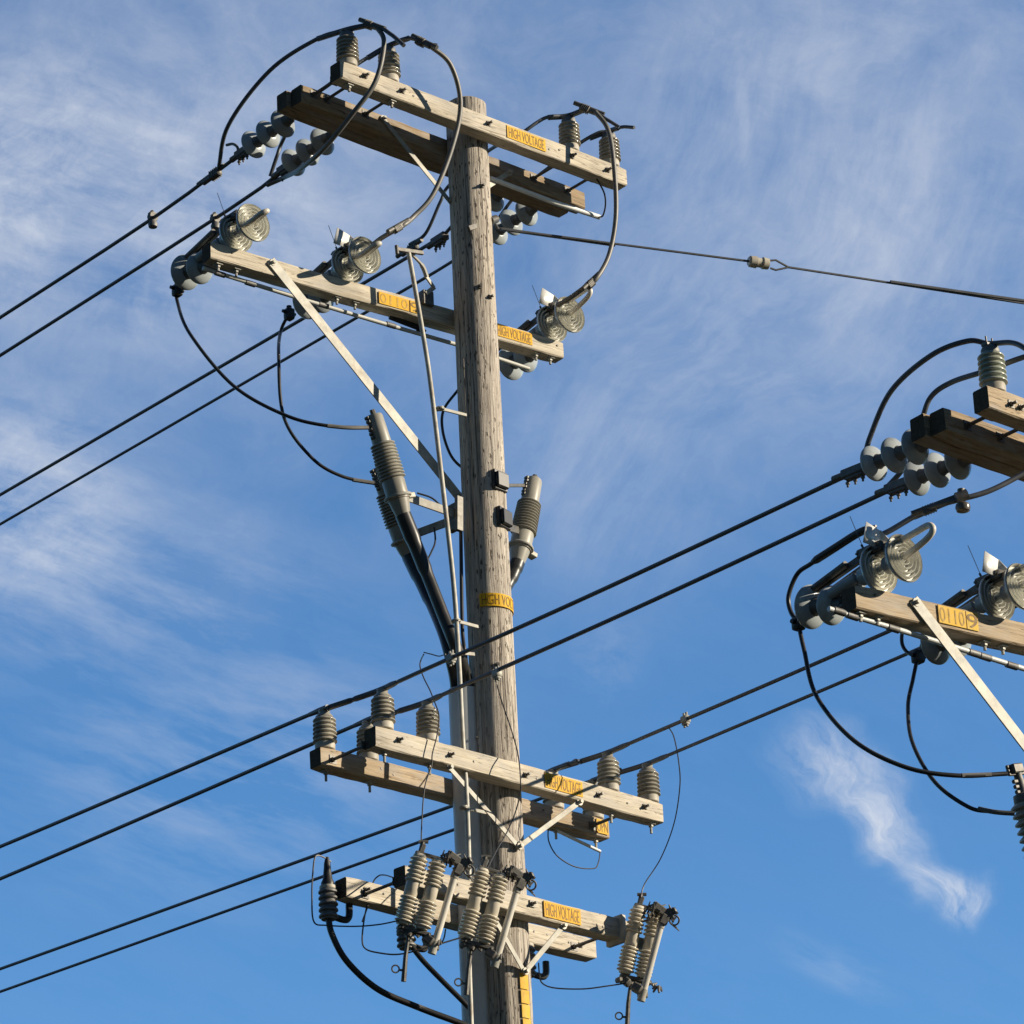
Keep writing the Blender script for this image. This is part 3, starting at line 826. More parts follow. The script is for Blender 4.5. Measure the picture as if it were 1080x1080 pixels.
# upper four lines, going away to the left
w = [e1, U(163, 229, cS1), U(0, 335, cS1)]; w = line_out(w, slope(w[1], w[2])); W1 = conductor('uppermost of the two lines leaving the top left bell strings', smooth(w, 3), .0130)
wedge(W1, e1 + ax1 * .02, ax1, .20, .028); p = U(222, 187, cS1); splice(W1, p, ax1, .22, .03)
mb = MB(); hk = [U(*q, cS1) for q in ((249, 168), (251, 157), (246, 152), (239, 153))]; mb.tube(smooth(hk), .010, 8); mb.build('hook', 'steel_dark', W1)
w = [e2, U(240, 222, cS2), U(0, 375, cS2)]; w = line_out(w, slope(w[1], w[2])); W2 = conductor('lower of the two lines leaving the top left bell strings, passing behind the left switch', smooth(w, 3), .0130)
wedge(W2, e2 + ax2 * .03, ax2, .24, .030)
w = [e3, U(455, 256, cS3), U(330, 330, cS3), U(0, 522, cS3)]; w = line_out(w, slope(w[2], w[3])); W3 = conductor('upper of the two lines passing left behind the top pole, clamped beside the pipe top', smooth(w, 3), .0130)
wedge(W3, U(461, 254, cS3), ax1, .20, .03); splice(W3, U(431, 264, cS3), ax1, .20, .026)
w = [e4, U(475, 277, cS4), U(385, 330, cS4), U(0, 553, cS4)]; w = line_out(w, slope(w[2], w[3])); W4 = conductor('lower of the two lines passing left behind the top pole, thinner looking', smooth(w, 3), .0115)
wedge(W4, e4 + ax4 * .03, ax4, .22, .03)
# line markers / clips on the two upper lines


def line_clip(px, py, c, label):
    p = U(px, py, c); m = frame(p, ax1); t = thing('line_clip', label, 'clip', m, 'clips on the upper left lines'); mb = MB()
    mb.cyl((-.02, 0, .0), (.02, 0, .0), .033, seg=12); mb.box((-.018, -.03, -.03), (.022, .03, .036), .008); mb.cyl((0, 0, .03), (0, .005, .05), .012, seg=6)
    mb.build('body', 'steel_dark', t, world=False)
    b = MB(); b.lathe([(-.085, .012), (-.078, .030), (-.055, .034), (-.03, .024)], 14); b.build('bell', 'cap', t, world=False)


line_clip(161, 229, cS1, 'dark clip on the uppermost left line, hanging alone against the sky')
line_clip(227, 231, cS2, 'dark clip on the second left line close to the left switch')

# lower four lines, through the post insulators to the right pole
hz = .268


def low_line(label, ib, i, end_r, left, r):
    a, b = head_pos(ib, hz), head_pos(i, hz); c = b.dot(UU)
    pl = U(*left, c); k = b.dot(NN) - a.dot(NN); sl = slope(b, a)
    ctl = [end_r, (end_r * .5 + b * .5) - ZZ * .012, b + NN * .30 - ZZ * .004, b, b * .5 + a * .5 - ZZ * .002, a, a - NN * .30 + ZZ * (.30 * slope(a, pl)), pl]
    pts = smooth(line_out(ctl, slope(a, pl)), 10); t = conductor(label, pts, r)
    for q in (a, b):
        near = [p for p in pts if abs((p - q).dot(NN)) < .21]
        sleeve(t, near, [r + .001] + [r + .0055] * (len(near) - 2) + [r + .001], 'wire', 'tie_sleeve')
    LINES.append(pts)
    return t, a, b


LINES = []


def on_line(pts, px):
    for p, q in zip(pts, pts[1:]):
        x0, x1 = proj(p)[0], proj(q)[0]
        if (x0 - px) * (x1 - px) <= 0 and x0 != x1: return p + (q - p) * ((px - x0) / (x1 - x0))


L1, La1, Lb1 = low_line('line on the far left lower insulators, ending at the upper right bell string', iBb[0], iB[0], f1, (0, 893), .0130)
L2, La2, Lb2 = low_line('line over the insulator nearest the conduit, ending at the lower right bell string', iBb[1], iB[1], f2, (0, 927), .0130)
L3, La3, Lb3 = low_line('line on the insulators right of the pole, upper one with a small pale clamp', iBb[2], iB[2], f3, (0, 1022), .0122)
L4, La4, Lb4 = low_line('lowest line of the right-hand insulators, ending behind the right switch crossarm', iBb[3], iB[3], f4, (0, 1046), .0112)
for L, f, ax in ((L1, f1, rx1), (L2, f2, rx2)): wedge(L, f + ax * .10, ax, .26, .028)


def pale_clamp(th, p):
    mb = MB(); m = frame(p, NN); mb.box((-.03, -.022, -.022), (.03, .022, .022), .006, m)
    for s in (-1, 1): mb.cyl(m @ Vector((.012 * s, 0, -.05)), m @ Vector((.012 * s, 0, .045)), .008, seg=8); mb.box((.012 * s - .012, -.016, -.036), (.012 * s + .012, .016, -.024), .003, m)
    mb.build('hot_line_clamp', 'steel', th)


pale_clamp(L3, on_line(LINES[2], 723)); pale_clamp(L1, on_line(LINES[0], 476)); pale_clamp(L2, on_line(LINES[1], 524) - ZZ * .02)

# jumpers


def jumper(label, pts, r=.015, mat='jumper', name='jumper_wire', cat='jumper', k=10):
    pts = [p + Vector([random.uniform(-.006, .006) for _ in range(3)]) if 1 < i < len(pts) - 2 else p for i, p in enumerate(pts)]
    pts = smooth(pts, k); t = thing(name, label, cat, at(pts[0])); mb = MB(); mb.tube(pts, r, 10); mb.build('conductor', mat, t); return t


kA = .195
hA = [head_pos(o, .285) for o in iA]
nA = [h.dot(NN) for h in hA]
J = jumper('jumper arching from the outer left line up over the leftmost top insulator', [U(230, 181, cS1), N(241, 132, -.90), N(285, 75, -.50), N(335, 41, -.05), hA[0], N(395, 27, nA[0] + .16), N(412, 36, nA[0] + .30), N(426, 48, nA[0] + .40)], .0145, 'wire')
sleeve(J, smooth([N(335, 41, -.05), hA[0], N(386, 27, nA[0] + .10)], 6), .019, 'wire'); splice(J, N(393, 27.5, nA[0] + .16), N(403, 33, nA[0] + .22) - N(385, 27, nA[0] + .10), .15, .026)
J = jumper('grey jumper looping down in front of the top left insulators to the second left line', [N(397, 28, nA[0] + .18), N(405, 45, nA[0] + .26), N(396, 85, .42), N(372, 121, .26), N(342, 157, -.02), N(318, 177, -.42), U(300, 187, cS2), U(282, 195, cS2)], .0165)
J = jumper('jumper from the second left line rising behind the arms to the second top insulator', [U(285, 186, cS2), U(292, 165, cS2), U(300, 146, cS2), N(318, 112, -.40), N(346, 90, -.02), N(380, 66, .12), hA[1], N(430, 40, nA[1] + .14), N(450, 46, nA[1] + .25), N(461, 48, nA[1] + .30)], .0135, 'wire')
sleeve(J, smooth([N(388, 61, .14), hA[1], N(432, 40, nA[1] + .14)], 6), .019, 'wire'); splice(J, N(448, 46, nA[1] + .24), N(458, 50, nA[1] + .3) - N(436, 40, nA[1] + .16), .15, .027)
J = jumper('grey jumper curving from the second top insulator past the pole to the middle switch', [N(452, 47, nA[1] + .25), N(475, 68, nA[1] + .26), N(485, 108, .40), N(477, 155, .33), N(457, 205, .24), N(437, 229, .18), N(424, 238, .18), N(404, 250, .02), N(392, 259, -.10)], .0165)
splice(J, N(422, 239, .18), N(436, 230, .18) - N(408, 247, .18), .15, .024)
J = jumper('jumper rising from behind the pole to the insulator right of the top sign', [U(432, 258, cS3), U(449, 246, cS3), U(464, 213, cS3), U(474, 195, cS3 + .02), N(515, 159, -.42), N(545, 143, -.02), N(575, 125, .12), hA[2], N(622, 116, nA[2] + .15), N(640, 126, nA[2] + .25), N(653, 134, nA[2] + .30)], .0125, 'wire')
sleeve(J, smooth([N(578, 124, .12), hA[2], N(618, 115, nA[2] + .14)], 6), .019, 'wire'); splice(J, N(622, 116.5, nA[2] + .16), N(634, 122, nA[2] + .2) - N(612, 114, nA[2] + .1), .15, .026)
J = jumper('jumper over the last top insulator on the right, ending in a short tail', [e4 + ZZ * .02, N(545, 205, -.55), N(585, 172, -.20), N(612, 152, .05), N(632, 140, .16), hA[3], N(656, 134, nA[3] + .12), N(669, 134.5, nA[3] + .22)], .0125, 'wire')
sleeve(J, smooth([N(622, 146, .11), hA[3], N(652, 135, nA[3] + .10)], 6), .018, 'wire')
J = jumper('long grey jumper hanging from the right top insulators down to the right switch', [N(628, 118, nA[2] + .20), N(641, 136, nA[2] + .26), N(647, 170, .48), N(649, 225, .45), N(643, 268, .42), N(630, 293, .40), N(620, 301, .34), N(603, 313, .22), N(588, 322, .10)], .0165)
splice(J, N(625, 297, .38), N(636, 284, .38) - N(614, 306, .38), .15, .024)
# tail and loop at the right end of the top arm
J = jumper('thin black loop from the right end of the top arm to the pale rod tip', [A1.pt(A1.xat(629, .05, -.13), .05, -.13), N(637, 203, .12), N(639, 216, .05), N(636, 227, .0), N(632, 229, -.04)], .006, 'thin', 'bonding_wire', 'wire')
# pale rod below the right half of the double arm
mb = MB(); mb.cyl(N(517, 188, -.07), N(583, 213, -.06), .017); p1 = N(583, 213, -.06); mb.cyl(p1, N(632, 229, -.05), .018)
single(mb, 'fibreglass_link', 'white_rod', 'pale rod under the right half of the top double crossarm, its tip sticking out', 'rod')

# right pole wires
hR = head_pos(iR, .297); nR = hR.dot(NN)
J = jumper('thick jumper arching up over the grey green insulator of the right pole', [U(897, 503, RB1c), U(910, 490, RB1c), U(918, 462, RB1c), N(940, 412, nR - .60), N(982, 376, nR - .30), N(1020, 360, nR - .10), hR, N(1066, 361, nR + .14), N(1082, 368, nR + .24), N(1100, 384, nR + .30)], .0150, 'wire')
J = jumper('thick jumper rising behind the right pole double arm and passing behind the grey green insulator', [U(930, 520, RB2c), U(955, 490, RB2c), N(972, 445, N2 - .50), N(983, 418, N2 - .40), N(1005, 402, N2 - .25), N(1040, 390, N2 - .0), N(1082, 376, N2 + .2), N(1110, 372, N2 + .3)], .0150, 'wire')
J = jumper('heavy cable running right from the left switch of the right pole to the picture edge', [N(922, 567, N2 - .50), N(938, 560, N2 - .42), N(962, 546, N2 - .26), N(985, 535, N2 - .12), N(1012, 526, N2), N(1045, 517, N2 + .1), N(1080, 499, N2 + .2), N(1110, 480, N2 + .3)], .0150, 'wire')
splice(J, N(988, 534, N2 - .12), N(1000, 530, N2 - .1) - N(975, 540, N2 - .2), .17, .022); sleeve(J, [N(964, 544, N2 - .26), N(978, 538, N2 - .16)], .022, 'wire')
p = N(1015, 530, N2 + .02); t = thing('line_bell', 'small round bell hanging on the heavy cable right of the switch handle', 'clip', at(p)); mb = MB()
mb.lathe([(-.055, .012), (-.048, .034), (-.03, .040), (-.012, .036), (0, .02)], 18); mb.build('bell', 'brown_glaze', t, world=False)
mb = MB(); mb.cyl((-.03, 0, .025), (.03, 0, .045), .030, seg=12); mb.cyl((0, 0, .05), (0, 0, .075), .02, seg=10); mb.build('clamp', 'steel_dark', t, world=False)

# ------------------------------------------------------------------ pole-top switches
GW = 'gang operated switches on the switch crossarms'


def switch(label, o, box=True, loop=(0, .105)):
    """origin on the arm top above its front face; local x along the lines to the viewer, y along the arm, z up"""
    t = thing('pole_top_switch', label, 'switch', nframe(o), GW)
    up = Vector((0, 0, 1)); zc = .135
    for x0 in (.075, -.105):         # two ringed bells facing the viewer
        m = axis_frame(Vector((x0 - .075, 0, zc)), Vector((x0 + .2, 0, zc)), Vector((0, 1, 0)))
        r = .132
        c = MB(); c.lathe([(0, .03), (.010, .048), (.066, .052), (.080, .066)], 28, m); cp = c.build('bell_cap', 'bell', t, world=False)
        s = MB(); s.lathe([(.074, .04), (.078, .066), (.090, .095), (.104, .117), (.120, .129), (.130, r), (.137, r - .004)], 44, m, cap=False); sh = s.build('bell_shell', 'bell', t, world=False)
        p = [(.137, r - .004)]
        for rr in (.113, .089, .065, .042): p += [(.126, rr + .008), (.108, rr + .005), (.108, rr - .003), (.136, rr - .005), (.139, rr - .009), (.128, rr - .013)]
        p += [(.112, .025), (.125, .018), (.14, .010)]
        u = MB(); u.lathe(p, 44, m, cap=False); u.build('bell_rings', 'bell_under', sh, world=False)
    # post tubes carrying the bells, from behind the arm
    mb = MB(); mb.cyl((-.40, -.045, zc - .045), (-.20, -.02, zc), .030); mb.cyl((-.42, .05, zc - .06), (-.20, .02, zc - .01), .034); mb.cyl((-.20, 0, zc), (.02, 0, zc), .022)
    mb.build('support_tube', 'bell', t, world=False)
    mb = MB(); mb.box((-.34, -.05, .0), (-.10, .05, .014), .003); mb.box((-.30, -.035, .012), (-.16, .035, zc - .06), .006); mb.build('mounting_base', 'cap', t, world=False)
    # loop handle
    ly, lz = loop
    lp = [(.06, 0, zc), (.17, ly * .04, zc + .005 + lz * .08), (.30, ly * .35, zc + .01 + lz * .36), (.345, ly * .66, zc + .01 + lz * .68), (.32, ly, zc + .01 + lz), (.23, ly * 1.05, zc + lz * 1.05), (.10, ly * .95, zc + lz * .93)]
    mb = MB(); mb.tube(smooth([Vector(q) for q in lp], 6), .0175, 10)
    mb.build('contact_loop', 'tube', t, world=False)
    # blade and current bars lying back across the arm
    mb = MB(); mb.bar(Vector((-.58, .01, .175)), Vector((-.10, .0, zc + .115)), .040, .022, up); mb.cyl((-.60, -.02, .165), (-.26, -.02, .235), .019); mb.cyl((-.56, .05, .15), (-.14, .03, .215), .014)
    mb.build('blade', 'steel_dark', t, world=False)
    mb = MB(); mb.box((-.16, -.05, zc + .085), (.02, .04, zc + .135), .008); mb.box((-.06, -.03, zc + .07), (.10, .03, zc + .115), .006)
    for i in range(4): mb.cyl((-.15 + .05 * i, -.055, zc + .11), (-.15 + .05 * i, .055, zc + .11), .008, seg=6)
    mb.build('contact_jaw', 'steel_dark', t, world=False)
    if box:                                   # folded sheet hood: bright front plate and a sloping top seen from below
        a = Matrix.Translation((-.06, -.055, zc + .125)) @ Matrix.Rotation(R_(-10), 4, 'X') @ Matrix.Rotation(R_(6), 4, 'Z'); mb = MB()
        mb.add([a @ Vector(v) for v in ((.05, -.10, -.045), (.05, .02, -.02), (.05, .03, .085), (.05, -.085, .085))], [(0, 1, 2, 3)])
        mb.add([a @ Vector(v) for v in ((.0, .03, .087), (.053, .03, .087), (.075, .19, .02), (-.05, .19, .02))], [(0, 1, 2, 3)])
        hood = mb.build('arc_hood', 'box', t, world=False, angle=20)
        sm = hood.modifiers.new('sheet', 'SOLIDIFY'); sm.thickness = .004; sm.offset = 0
    mb = MB(); mb.cyl((-.12, -.02, zc + .12), (-.17, -.055, zc + .33), .0020, seg=5); mb.cyl((-.11, -.02, zc + .10), (-.13, -.03, zc + .16), .007, seg=6)
    mb.build('whip', 'thin', t, world=False)
    # drooping two-bell string behind the arm
    return t


def rear_string(label, pa, pb, group='drooping two-bell strings behind the switch crossarms'):
    ax = (pb - pa).normalized(); m = axis_frame(pa, pb); L = (pb - pa).length
    t = thing('drooping_insulator', label, 'insulator', m, group)
    bell_parts(t, L - .085, .118); bell_parts(t, L - .085 - .155, .105)
    mb = MB(); mb.cyl((0, 0, -.02), (0, 0, L - .20), .016); mb.cyl((0, 0, L - .02), (0, 0, L + .11), .012); mb.torus(Vector((0, 0, L + .10)), Vector((1, 0, 0)), .022, .009)
    mb.build('pin', 'steel_dark', t, world=False); return t


def put_switch(arm, pb, label, lab2, pr, pj, box=True, loop=(0, .105)):
    """front bell seen at pb; rear bell at pr"""
    lo, hi = 0.0, arm.L
    for _ in range(40):
        mid = (lo + hi) / 2; q = arm.pt(mid, 0, 0) + NN * .14 + ZZ * .135
        if proj(q)[0] < pb[0]: lo = mid
        else: hi = mid
    o = arm.pt(lo, 0, .002); t = switch(label, o, box, loop); c = o.dot(UU)
    # frame the string so that it hangs from the back of the arm
    n0 = arm.pt(lo, arm.d).dot(NN)
    pa = unz(c, n0 - .02, arm.a.z - .02); pe = U(*pr, c)
    t2 = rear_string(lab2, pa, pe)
    return t, c, t2, U(*pj, c)


SL, cL, QL, jL = put_switch(A2, (268, 224), 'switch with two ringed bells on the left end of the upper switch crossarm', 'drooping pair of grey bells off the left end of the upper switch crossarm', (197, 287), (187, 305), False, (-.085, -.055))
SM, cM, QM, jM = put_switch(A2, (386, 267), 'switch with two ringed bells midway along the crossarm, left of the yellow tags', 'drooping grey bells under the crossarm beside the flat brace of the tall pole', (325, 318), (305, 330), True, (-.085, -.05))
SR, cR, QR, jR = put_switch(A2, (602, 331), 'switch with two ringed bells right of the tall pole at the crossarm end', 'pale grey bells hanging under the crossarm just right of the tall pole', (540, 383), (520, 400), True)
RL, dL, RQ, kL = put_switch(RA2, (955, 578), 'left switch of the right pole with bright lid and two ringed bells', 'drooping grey bells off the left end of the right pole switch crossarm', (857, 640), (842, 657), True)
RM, dM, RQ2, kM = put_switch(RA2, (1080, 624), 'second switch of the right pole, cut by the picture edge, bright lid on top', 'grey bells hanging under the right pole switch crossarm behind its brace', (989, 678), (968, 692), True)

# gang rod below the switch arms


def gang_rod(label, pts, mat, r=.013, marks=()):
    t = thing('operating_rod', label, 'rod', at(pts[0]), 'operating rods under the switch crossarms'); mb = MB()
    mb.tube(pts, r, 10); mb.build('rod', mat, t)
    for q in marks:
        b = MB(); d = (pts[-1] - pts[0]).normalized(); b.cyl(q - d * .035, q + d * .035, r + .004); b.build('joint', 'cap', t)
    return t


kr = -.30
ra = U(214, 283, cL + .0); rb = A2.pt(A2.L, .02, -.20)
qa = A2.pt(A2.xat(224, .16, -.19), .16, -.19)
def a2px(px, py):
    n = A2.y; o = A2.pt(0, .10); d = ray(px, py); return CAM + d * ((o - CAM).dot(n) / d.dot(n))
GR = gang_rod('pale jointed rod running under the upper switch crossarm and behind the tall pole', [a2px(214, 283), a2px(320, 316), a2px(400, 340), a2px(480, 363), a2px(558, 389)], 'rod', .014, [a2px(264, 299), a2px(232, 289), a2px(412, 343), a2px(341, 322)])
mb = MB(); mb.bar(a2px(411, 334), a2px(442, 346), .028, .03); mb.bar(a2px(441, 346), a2px(447, 352), .05, .03); mb.build('crank', 'black', GR)
def ra2px(px, py):
    n = RA2.y; o = RA2.pt(0, .06); d = ray(px, py); return CAM + d * ((o - CAM).dot(n) / d.dot(n))
GR2 = gang_rod('white jointed rod running under the right pole switch crossarm', [ra2px(874, 642), ra2px(960, 668), ra2px(1085, 707), ra2px(1150, 728)], 'white_rod', .0145, [ra2px(885, 645), ra2px(899, 650), ra2px(942, 663), ra2px(1027, 689), ra2px(1039, 693), ra2px(1067, 702)])

# operating pipe down the pole
pp = [(431, 267), (437, 300), (445, 346), (453.5, 400), (466, 505), (478, 612), (483.5, 690), (488, 780), (491.5, 830), (494, 890), (495.5, 985), (497, 1080)]
kk = [-.02, -.0, .02, .05, .12, .18, .21, .235, .24, .245, .25, .26]
OPP = thing('operating_pipe', 'thin pale vertical pipe running down the left of the tall pole from the switch crossarm', 'pipe', at(N(497, 1080, .26)))
pts = [N(*p, k) for p, k in zip(pp, kk)]; last = pts[-1]; pts += [Vector((last.x * 1.0, last.y, 4.0)), Vector((last.x, last.y, 1.2))]
mb = MB(); mb.tube(smooth(pts, 6), .0155, 12); mb.build('pipe', 'steel', OPP)
for p, q, k in (((464, 431), (492, 438), .08), ((481, 655), (504, 661), .19), ((486, 689), (500, 690), .20), ((489, 852), (512, 857), .24)):
    mb = MB(); a = N(*p, k); b = N(*q, .10); mb.bar(a - UU * .02, b, .022, .012); m = at(a); mb.torus(a, ZZ, .024, .008); mb.cyl(a + NN * .03, a - NN * .03, .010, seg=8); mb.build('standoff_bracket', 'steel', OPP)
mb = MB(); mb.bar(N(419, 263, -.03), N(446, 267, -.03), .026, .022); mb.cyl(N(418, 259, -.02), N(419, 268, -.02), .012); mb.build('top_clamp', 'steel_dark', OPP)
mb = MB(); mb.tube(smooth([N(434, 268, -.05), N(445, 280, -.08), N(450, 292, -.10)], 5), [.010] * 5 + [.016] * 6, 8); mb.bar(N(449, 291, -.10), N(458, 304, -.12), .03, .012); mb.bar(N(458, 303, -.12), N(449, 310, -.14), .03, .02); mb.build('link', 'steel', OPP)
xb = A2.xat(450, .0, 0); mb = MB(); mb.box((xb - .045, -.03, -.03), (xb + .04, .06, .075), .004, A2.M); mb.build('pivot_box', 'steel_dark', A2.t)

# ------------------------------------------------------------------ conduit and cable terminations
cx, cy = -.188, -.045
zc1 = N(487, 713, .1).z
COND = thing('riser_conduit', 'broad grey conduit fixed to the left side of the tall pole', 'conduit', at(Vector((cx, cy, 0))))
mb = MB(); n = 40; sec = []
for i in range(n):
    a = 2 * math.pi * i / n; sec.append((.094 * math.copysign(abs(math.cos(a)) ** .75, math.cos(a)), .085 * math.copysign(abs(math.sin(a)) ** .75, math.sin(a))))
vs = [Vector((x, y, z)) for z in (0, zc1 * .25, zc1 * .5, zc1 * .75, zc1) for x, y in sec]; fs = []
for q in range(4):
    for i in range(n): k = (i + 1) % n; fs.append((q * n + i, q * n + k, (q + 1) * n + k, (q + 1) * n + i))
fs.append(tuple(4 * n + i for i in range(n)))
vs += [Vector((x * .8, y * .8, zc1 + .002)) for x, y in sec]
mb.add(vs, fs); mb.build('cover', 'grey_pvc', COND, world=False)
for z in (2.5, 5.0, 7.3, zc1 - .35, 9.05):
    mb = MB(); mb.add([Vector((x * 1.02, y * 1.02, zz)) for zz in (z, z + .035) for x, y in sec], [(i, (i + 1) % n, n + (i + 1) % n, n + i) for i in range(n)]); mb.build('strap', 'grey_pvc', COND, world=False) if z < 8 else None
for z in (zc1 - .35, zc1 - 1.15):
    mb = MB(); mb.cyl((.075, -.080, z), (.077, -.094, z), .008, seg=8); mb.build('screw', 'steel_dark', COND, world=False)
ctop = Vector((cx, cy, zc1))

GP = 'cable terminations bracketed round the tall pole'


def pothead(label, a, b, cable, mtx_hint=None):
    """a = top of the cap, b = lower end of the cone"""
    m = axis_frame(b, a); L = (a - b).length; t = thing('cable_termination', label, 'cable termination', m, GP); k = L / .70
    mb = MB(); mb.lathe([(.485 * k, .060), (.50 * k, .062), (.66 * k, .056), (.675 * k, .050), (.68 * k, .030)], 28); mb.build('cap', 'pothead', t, world=False)
    mb = MB(); mb.lathe([(.245 * k, .062)] + ribs(.25 * k, .49 * k, 11, .088, .066, .93, .5) + [(.492 * k, .055)], 32); mb.build('ribbed_body', 'pothead', t, world=False)
    mb = MB(); mb.lathe([(.0, .034), (.008, .045), (.07 * k, .060), (.115 * k, .068), (.118 * k, .076), (.15 * k, .078), (.152 * k, .072), (.235 * k, .074), (.25 * k, .070)], 28); mb.build('base_cone', 'pothead', t, world=False)
    mb = MB(); mb.torus(Vector((0, 0, .135 * k)), Vector((0, 0, 1)), .082, .010); mb.box((.07, -.03, .118 * k), (.13, .03, .152 * k), .004); mb.build('band', 'steel', t, world=False)
    mb = MB()
    for i in range(6): mb.box((-.070, -.018 + .004 * (i % 2), (.52 + .026 * i) * k), (-.052, .018 + .004 * (i % 2), (.54 + .026 * i) * k), .003)
    mb.cyl((0, 0, .675 * k), (0, 0, .71 * k), .018, seg=8); mb.build('terminal', 'steel_dark', t, world=False)
    c = thing('riser_cable', cable[0], 'cable', at(b), 'thick black cables into the riser conduit'); mb = MB(); pts = smooth([b + (a - b).normalized() * .02] + cable[1], 8); n = len(pts)
    mb.tube(pts, [.052 if i < 5 else (.046 if i < 10 else .040) for i in range(n)], 14); mb.build('jacket', 'cable_black', c)
    return t


k1 = -.02
P1 = pothead('front grey cable termination left of the tall pole, tilted, two black cables below', N(393, 434, k1), N(426, 546, k1), ('front black cable curving from the left termination into the conduit', [N(445, 592, k1 + .02), N(467, 648, .06), N(482, 686, .09), ctop + Vector((.03, -.03, .02)), ctop + Vector((.03, -.02, -.3))]))
k2 = -.42
P2_ = pothead('rear cable termination left of the pole, half hidden behind the front one', N(398, 490, k2), N(433, 590, k2), ('rear black cable running beside the front one into the conduit', [N(450, 625, k2 + .15), N(467, 665, -.05), N(476, 696, .02), ctop + Vector((-.04, 0, .02)), ctop + Vector((-.04, 0, -.3))]))
k3 = -.30
P3 = pothead('cable termination leaning out on the right side of the tall pole', N(564, 503, k3), N(545, 596, k3), ('black cable dropping behind the pole from the right termination', [N(540, 608, k3), N(529, 630, k3), N(515, 672, -.26), N(503, 702, -.16), ctop + Vector((.01, .04, .01)), ctop + Vector((.01, .03, -.3))]))
BK = thing('termination_bracket', 'galvanised two-armed bracket holding the cable terminations on the left of the tall pole', 'bracket', at(N(482, 540, .02)))
mb = MB(); a = N(484, 524, .06); b_ = N(484, 560, .06); mb.bar(a, b_, .05, .03, UU); mb.bar(N(479, 532, .0), N(479, 560, .0), .04, .08, UU); mb.build('plate', 'steel_dark', BK)
mb = MB(); mb.bar(N(426, 523, k1), N(480, 542, .03), .058, .012); mb.build('arm', 'steel', BK)
mb = MB(); mb.bar(N(436, 564, k2 + .06), N(482, 547, .0), .058, .012); mb.build('arm', 'steel', BK)
mb = MB(); mb.bar(N(535, 512, -.1), N(552, 512, k3), .022, .022); mb.bar(N(536, 556, -.1), N(549, 560, k3), .05, .012); mb.build('arm', 'steel_dark', BK)

# wires from the switch strings to the terminations
J1 = jumper('black lead sagging from the left drooping bells to the front cable termination', [jL + ZZ * .01, U(187, 318, cL), N(200, 352, -.70), N(245, 406, -.50), N(300, 438, -.25), N(345, 449, -.08), N(388, 451, k1 + .02)], .0115, 'cable_black', 'lead_wire')
J2 = jumper('black lead dropping from the middle drooping bells to the rear cable termination', [jM, U(296, 350, cM), N(293, 378, -.70), N(300, 440, -.62), N(328, 483, -.55), N(360, 502, -.48), N(398, 510, k2)], .0115, 'cable_black', 'lead_wire')
for J, p in ((J1, jL), (J2, jM)):
    mb = MB(); mb.box((-.03, -.03, -.05), (.03, .03, .03), .008, uframe(p)); mb.cyl(p - UU * .055, p + UU * .05, .012); mb.cyl(p, p + ZZ * .05, .018); mb.build('clamp', 'black', J)
mb = MB(); q = smooth([N(345, 449, -.08), N(366, 451, -.03), N(388, 451, k1 + .02)], 5); mb.tube(q, .014, 8); mb.build('bare_end', 'jumper', J1)
mb = MB(); q = smooth([N(372, 506, -.46), N(398, 510, k2)], 5); mb.tube(q, .014, 8); mb.build('bare_end', 'jumper', J2)
J = jumper('black wire loop bulging out on the left of the tall pole behind the pipe bracket', [N(492, 402, -.1), N(481, 414, -.16), N(468, 434, -.18), N(466, 455, -.18), N(474, 478, -.17), N(486, 492, -.14), N(500, 498, -.08)], .0095, 'cable_black', 'lead_wire')
J = jumper('short black lead under the termination bracket, left of the pipe', [N(458, 556, -.1), N(459, 571, -.1), N(455, 582, -.06), N(450, 592, -.03)], .006, 'cable_black', 'lead_wire')
J = jumper('bundle of small black leads hanging beside the pole above the conduit', [N(440, 520, -.05), N(455, 525, -.02), N(466, 534, .0), N(478, 541, .02)], .006, 'cable_black', 'lead_wire')
J = jumper('black lead hanging down the left edge of the pole above the conduit', [N(486, 560, -.05), N(486.5, 600, -.03), N(487, 640, .02), N(489, 670, .06), N(491, 692, .08), ctop + Vector((.05, .0, -.05))], .012, 'cable_black', 'lead_wire')

# right pole leads
J = jumper('black lead looping from the right pole left switch down to its drooping bells', [U(905, 563, dL), U(880, 578, dL), U(855, 594, dL), U(840, 606, dL), U(832, 628, dL), U(834, 645, dL), kL], .0125, 'cable_black', 'lead_wire')
mb = MB(); q = smooth([U(924, 555, dL), U(906, 562, dL), U(882, 577, dL), U(857, 593, dL)], 6); mb.tube(q, [.008, .012, .016, .019, .021] + [.0215] * (len(q) - 6) + [.014], 10); mb.build('heavy_sleeve', 'black', J)
J3 = jumper('long black lead hanging from the left drooping bells to the right edge termination', [kL, N(848, 685, 4.2), N(862, 735, 4.3), N(900, 781, 4.5), N(955, 808, 4.7), N(1010, 818, 4.85), N(1062, 816, 4.95)], .0120, 'cable_black', 'lead_wire')
J = jumper('short black loop behind the right pole switch crossarm joining its second drooping bells', [U(962, 652, dM), U(953, 662, dM), U(951, 678, dM), U(957, 688, dM), kM], .0105, 'cable_black', 'lead_wire')
J4 = jumper('black lead dropping from the second drooping bells and crossing the long lead near the edge', [kM, N(963, 716, 4.25), N(957, 745, 4.3), N(962, 785, 4.45), N(985, 825, 4.6), N(1020, 850, 4.75), N(1045, 856, 4.85), N(1070, 858, 4.95)], .0110, 'cable_black', 'lead_wire')
for J, p in ((J3, kL), (J4, kM)):
    mb = MB(); mb.box((-.03, -.03, -.04), (.03, .03, .03), .008, uframe(p)); mb.cyl(p - UU * .05, p + UU * .05, .013); mb.build('clamp', 'black', J)
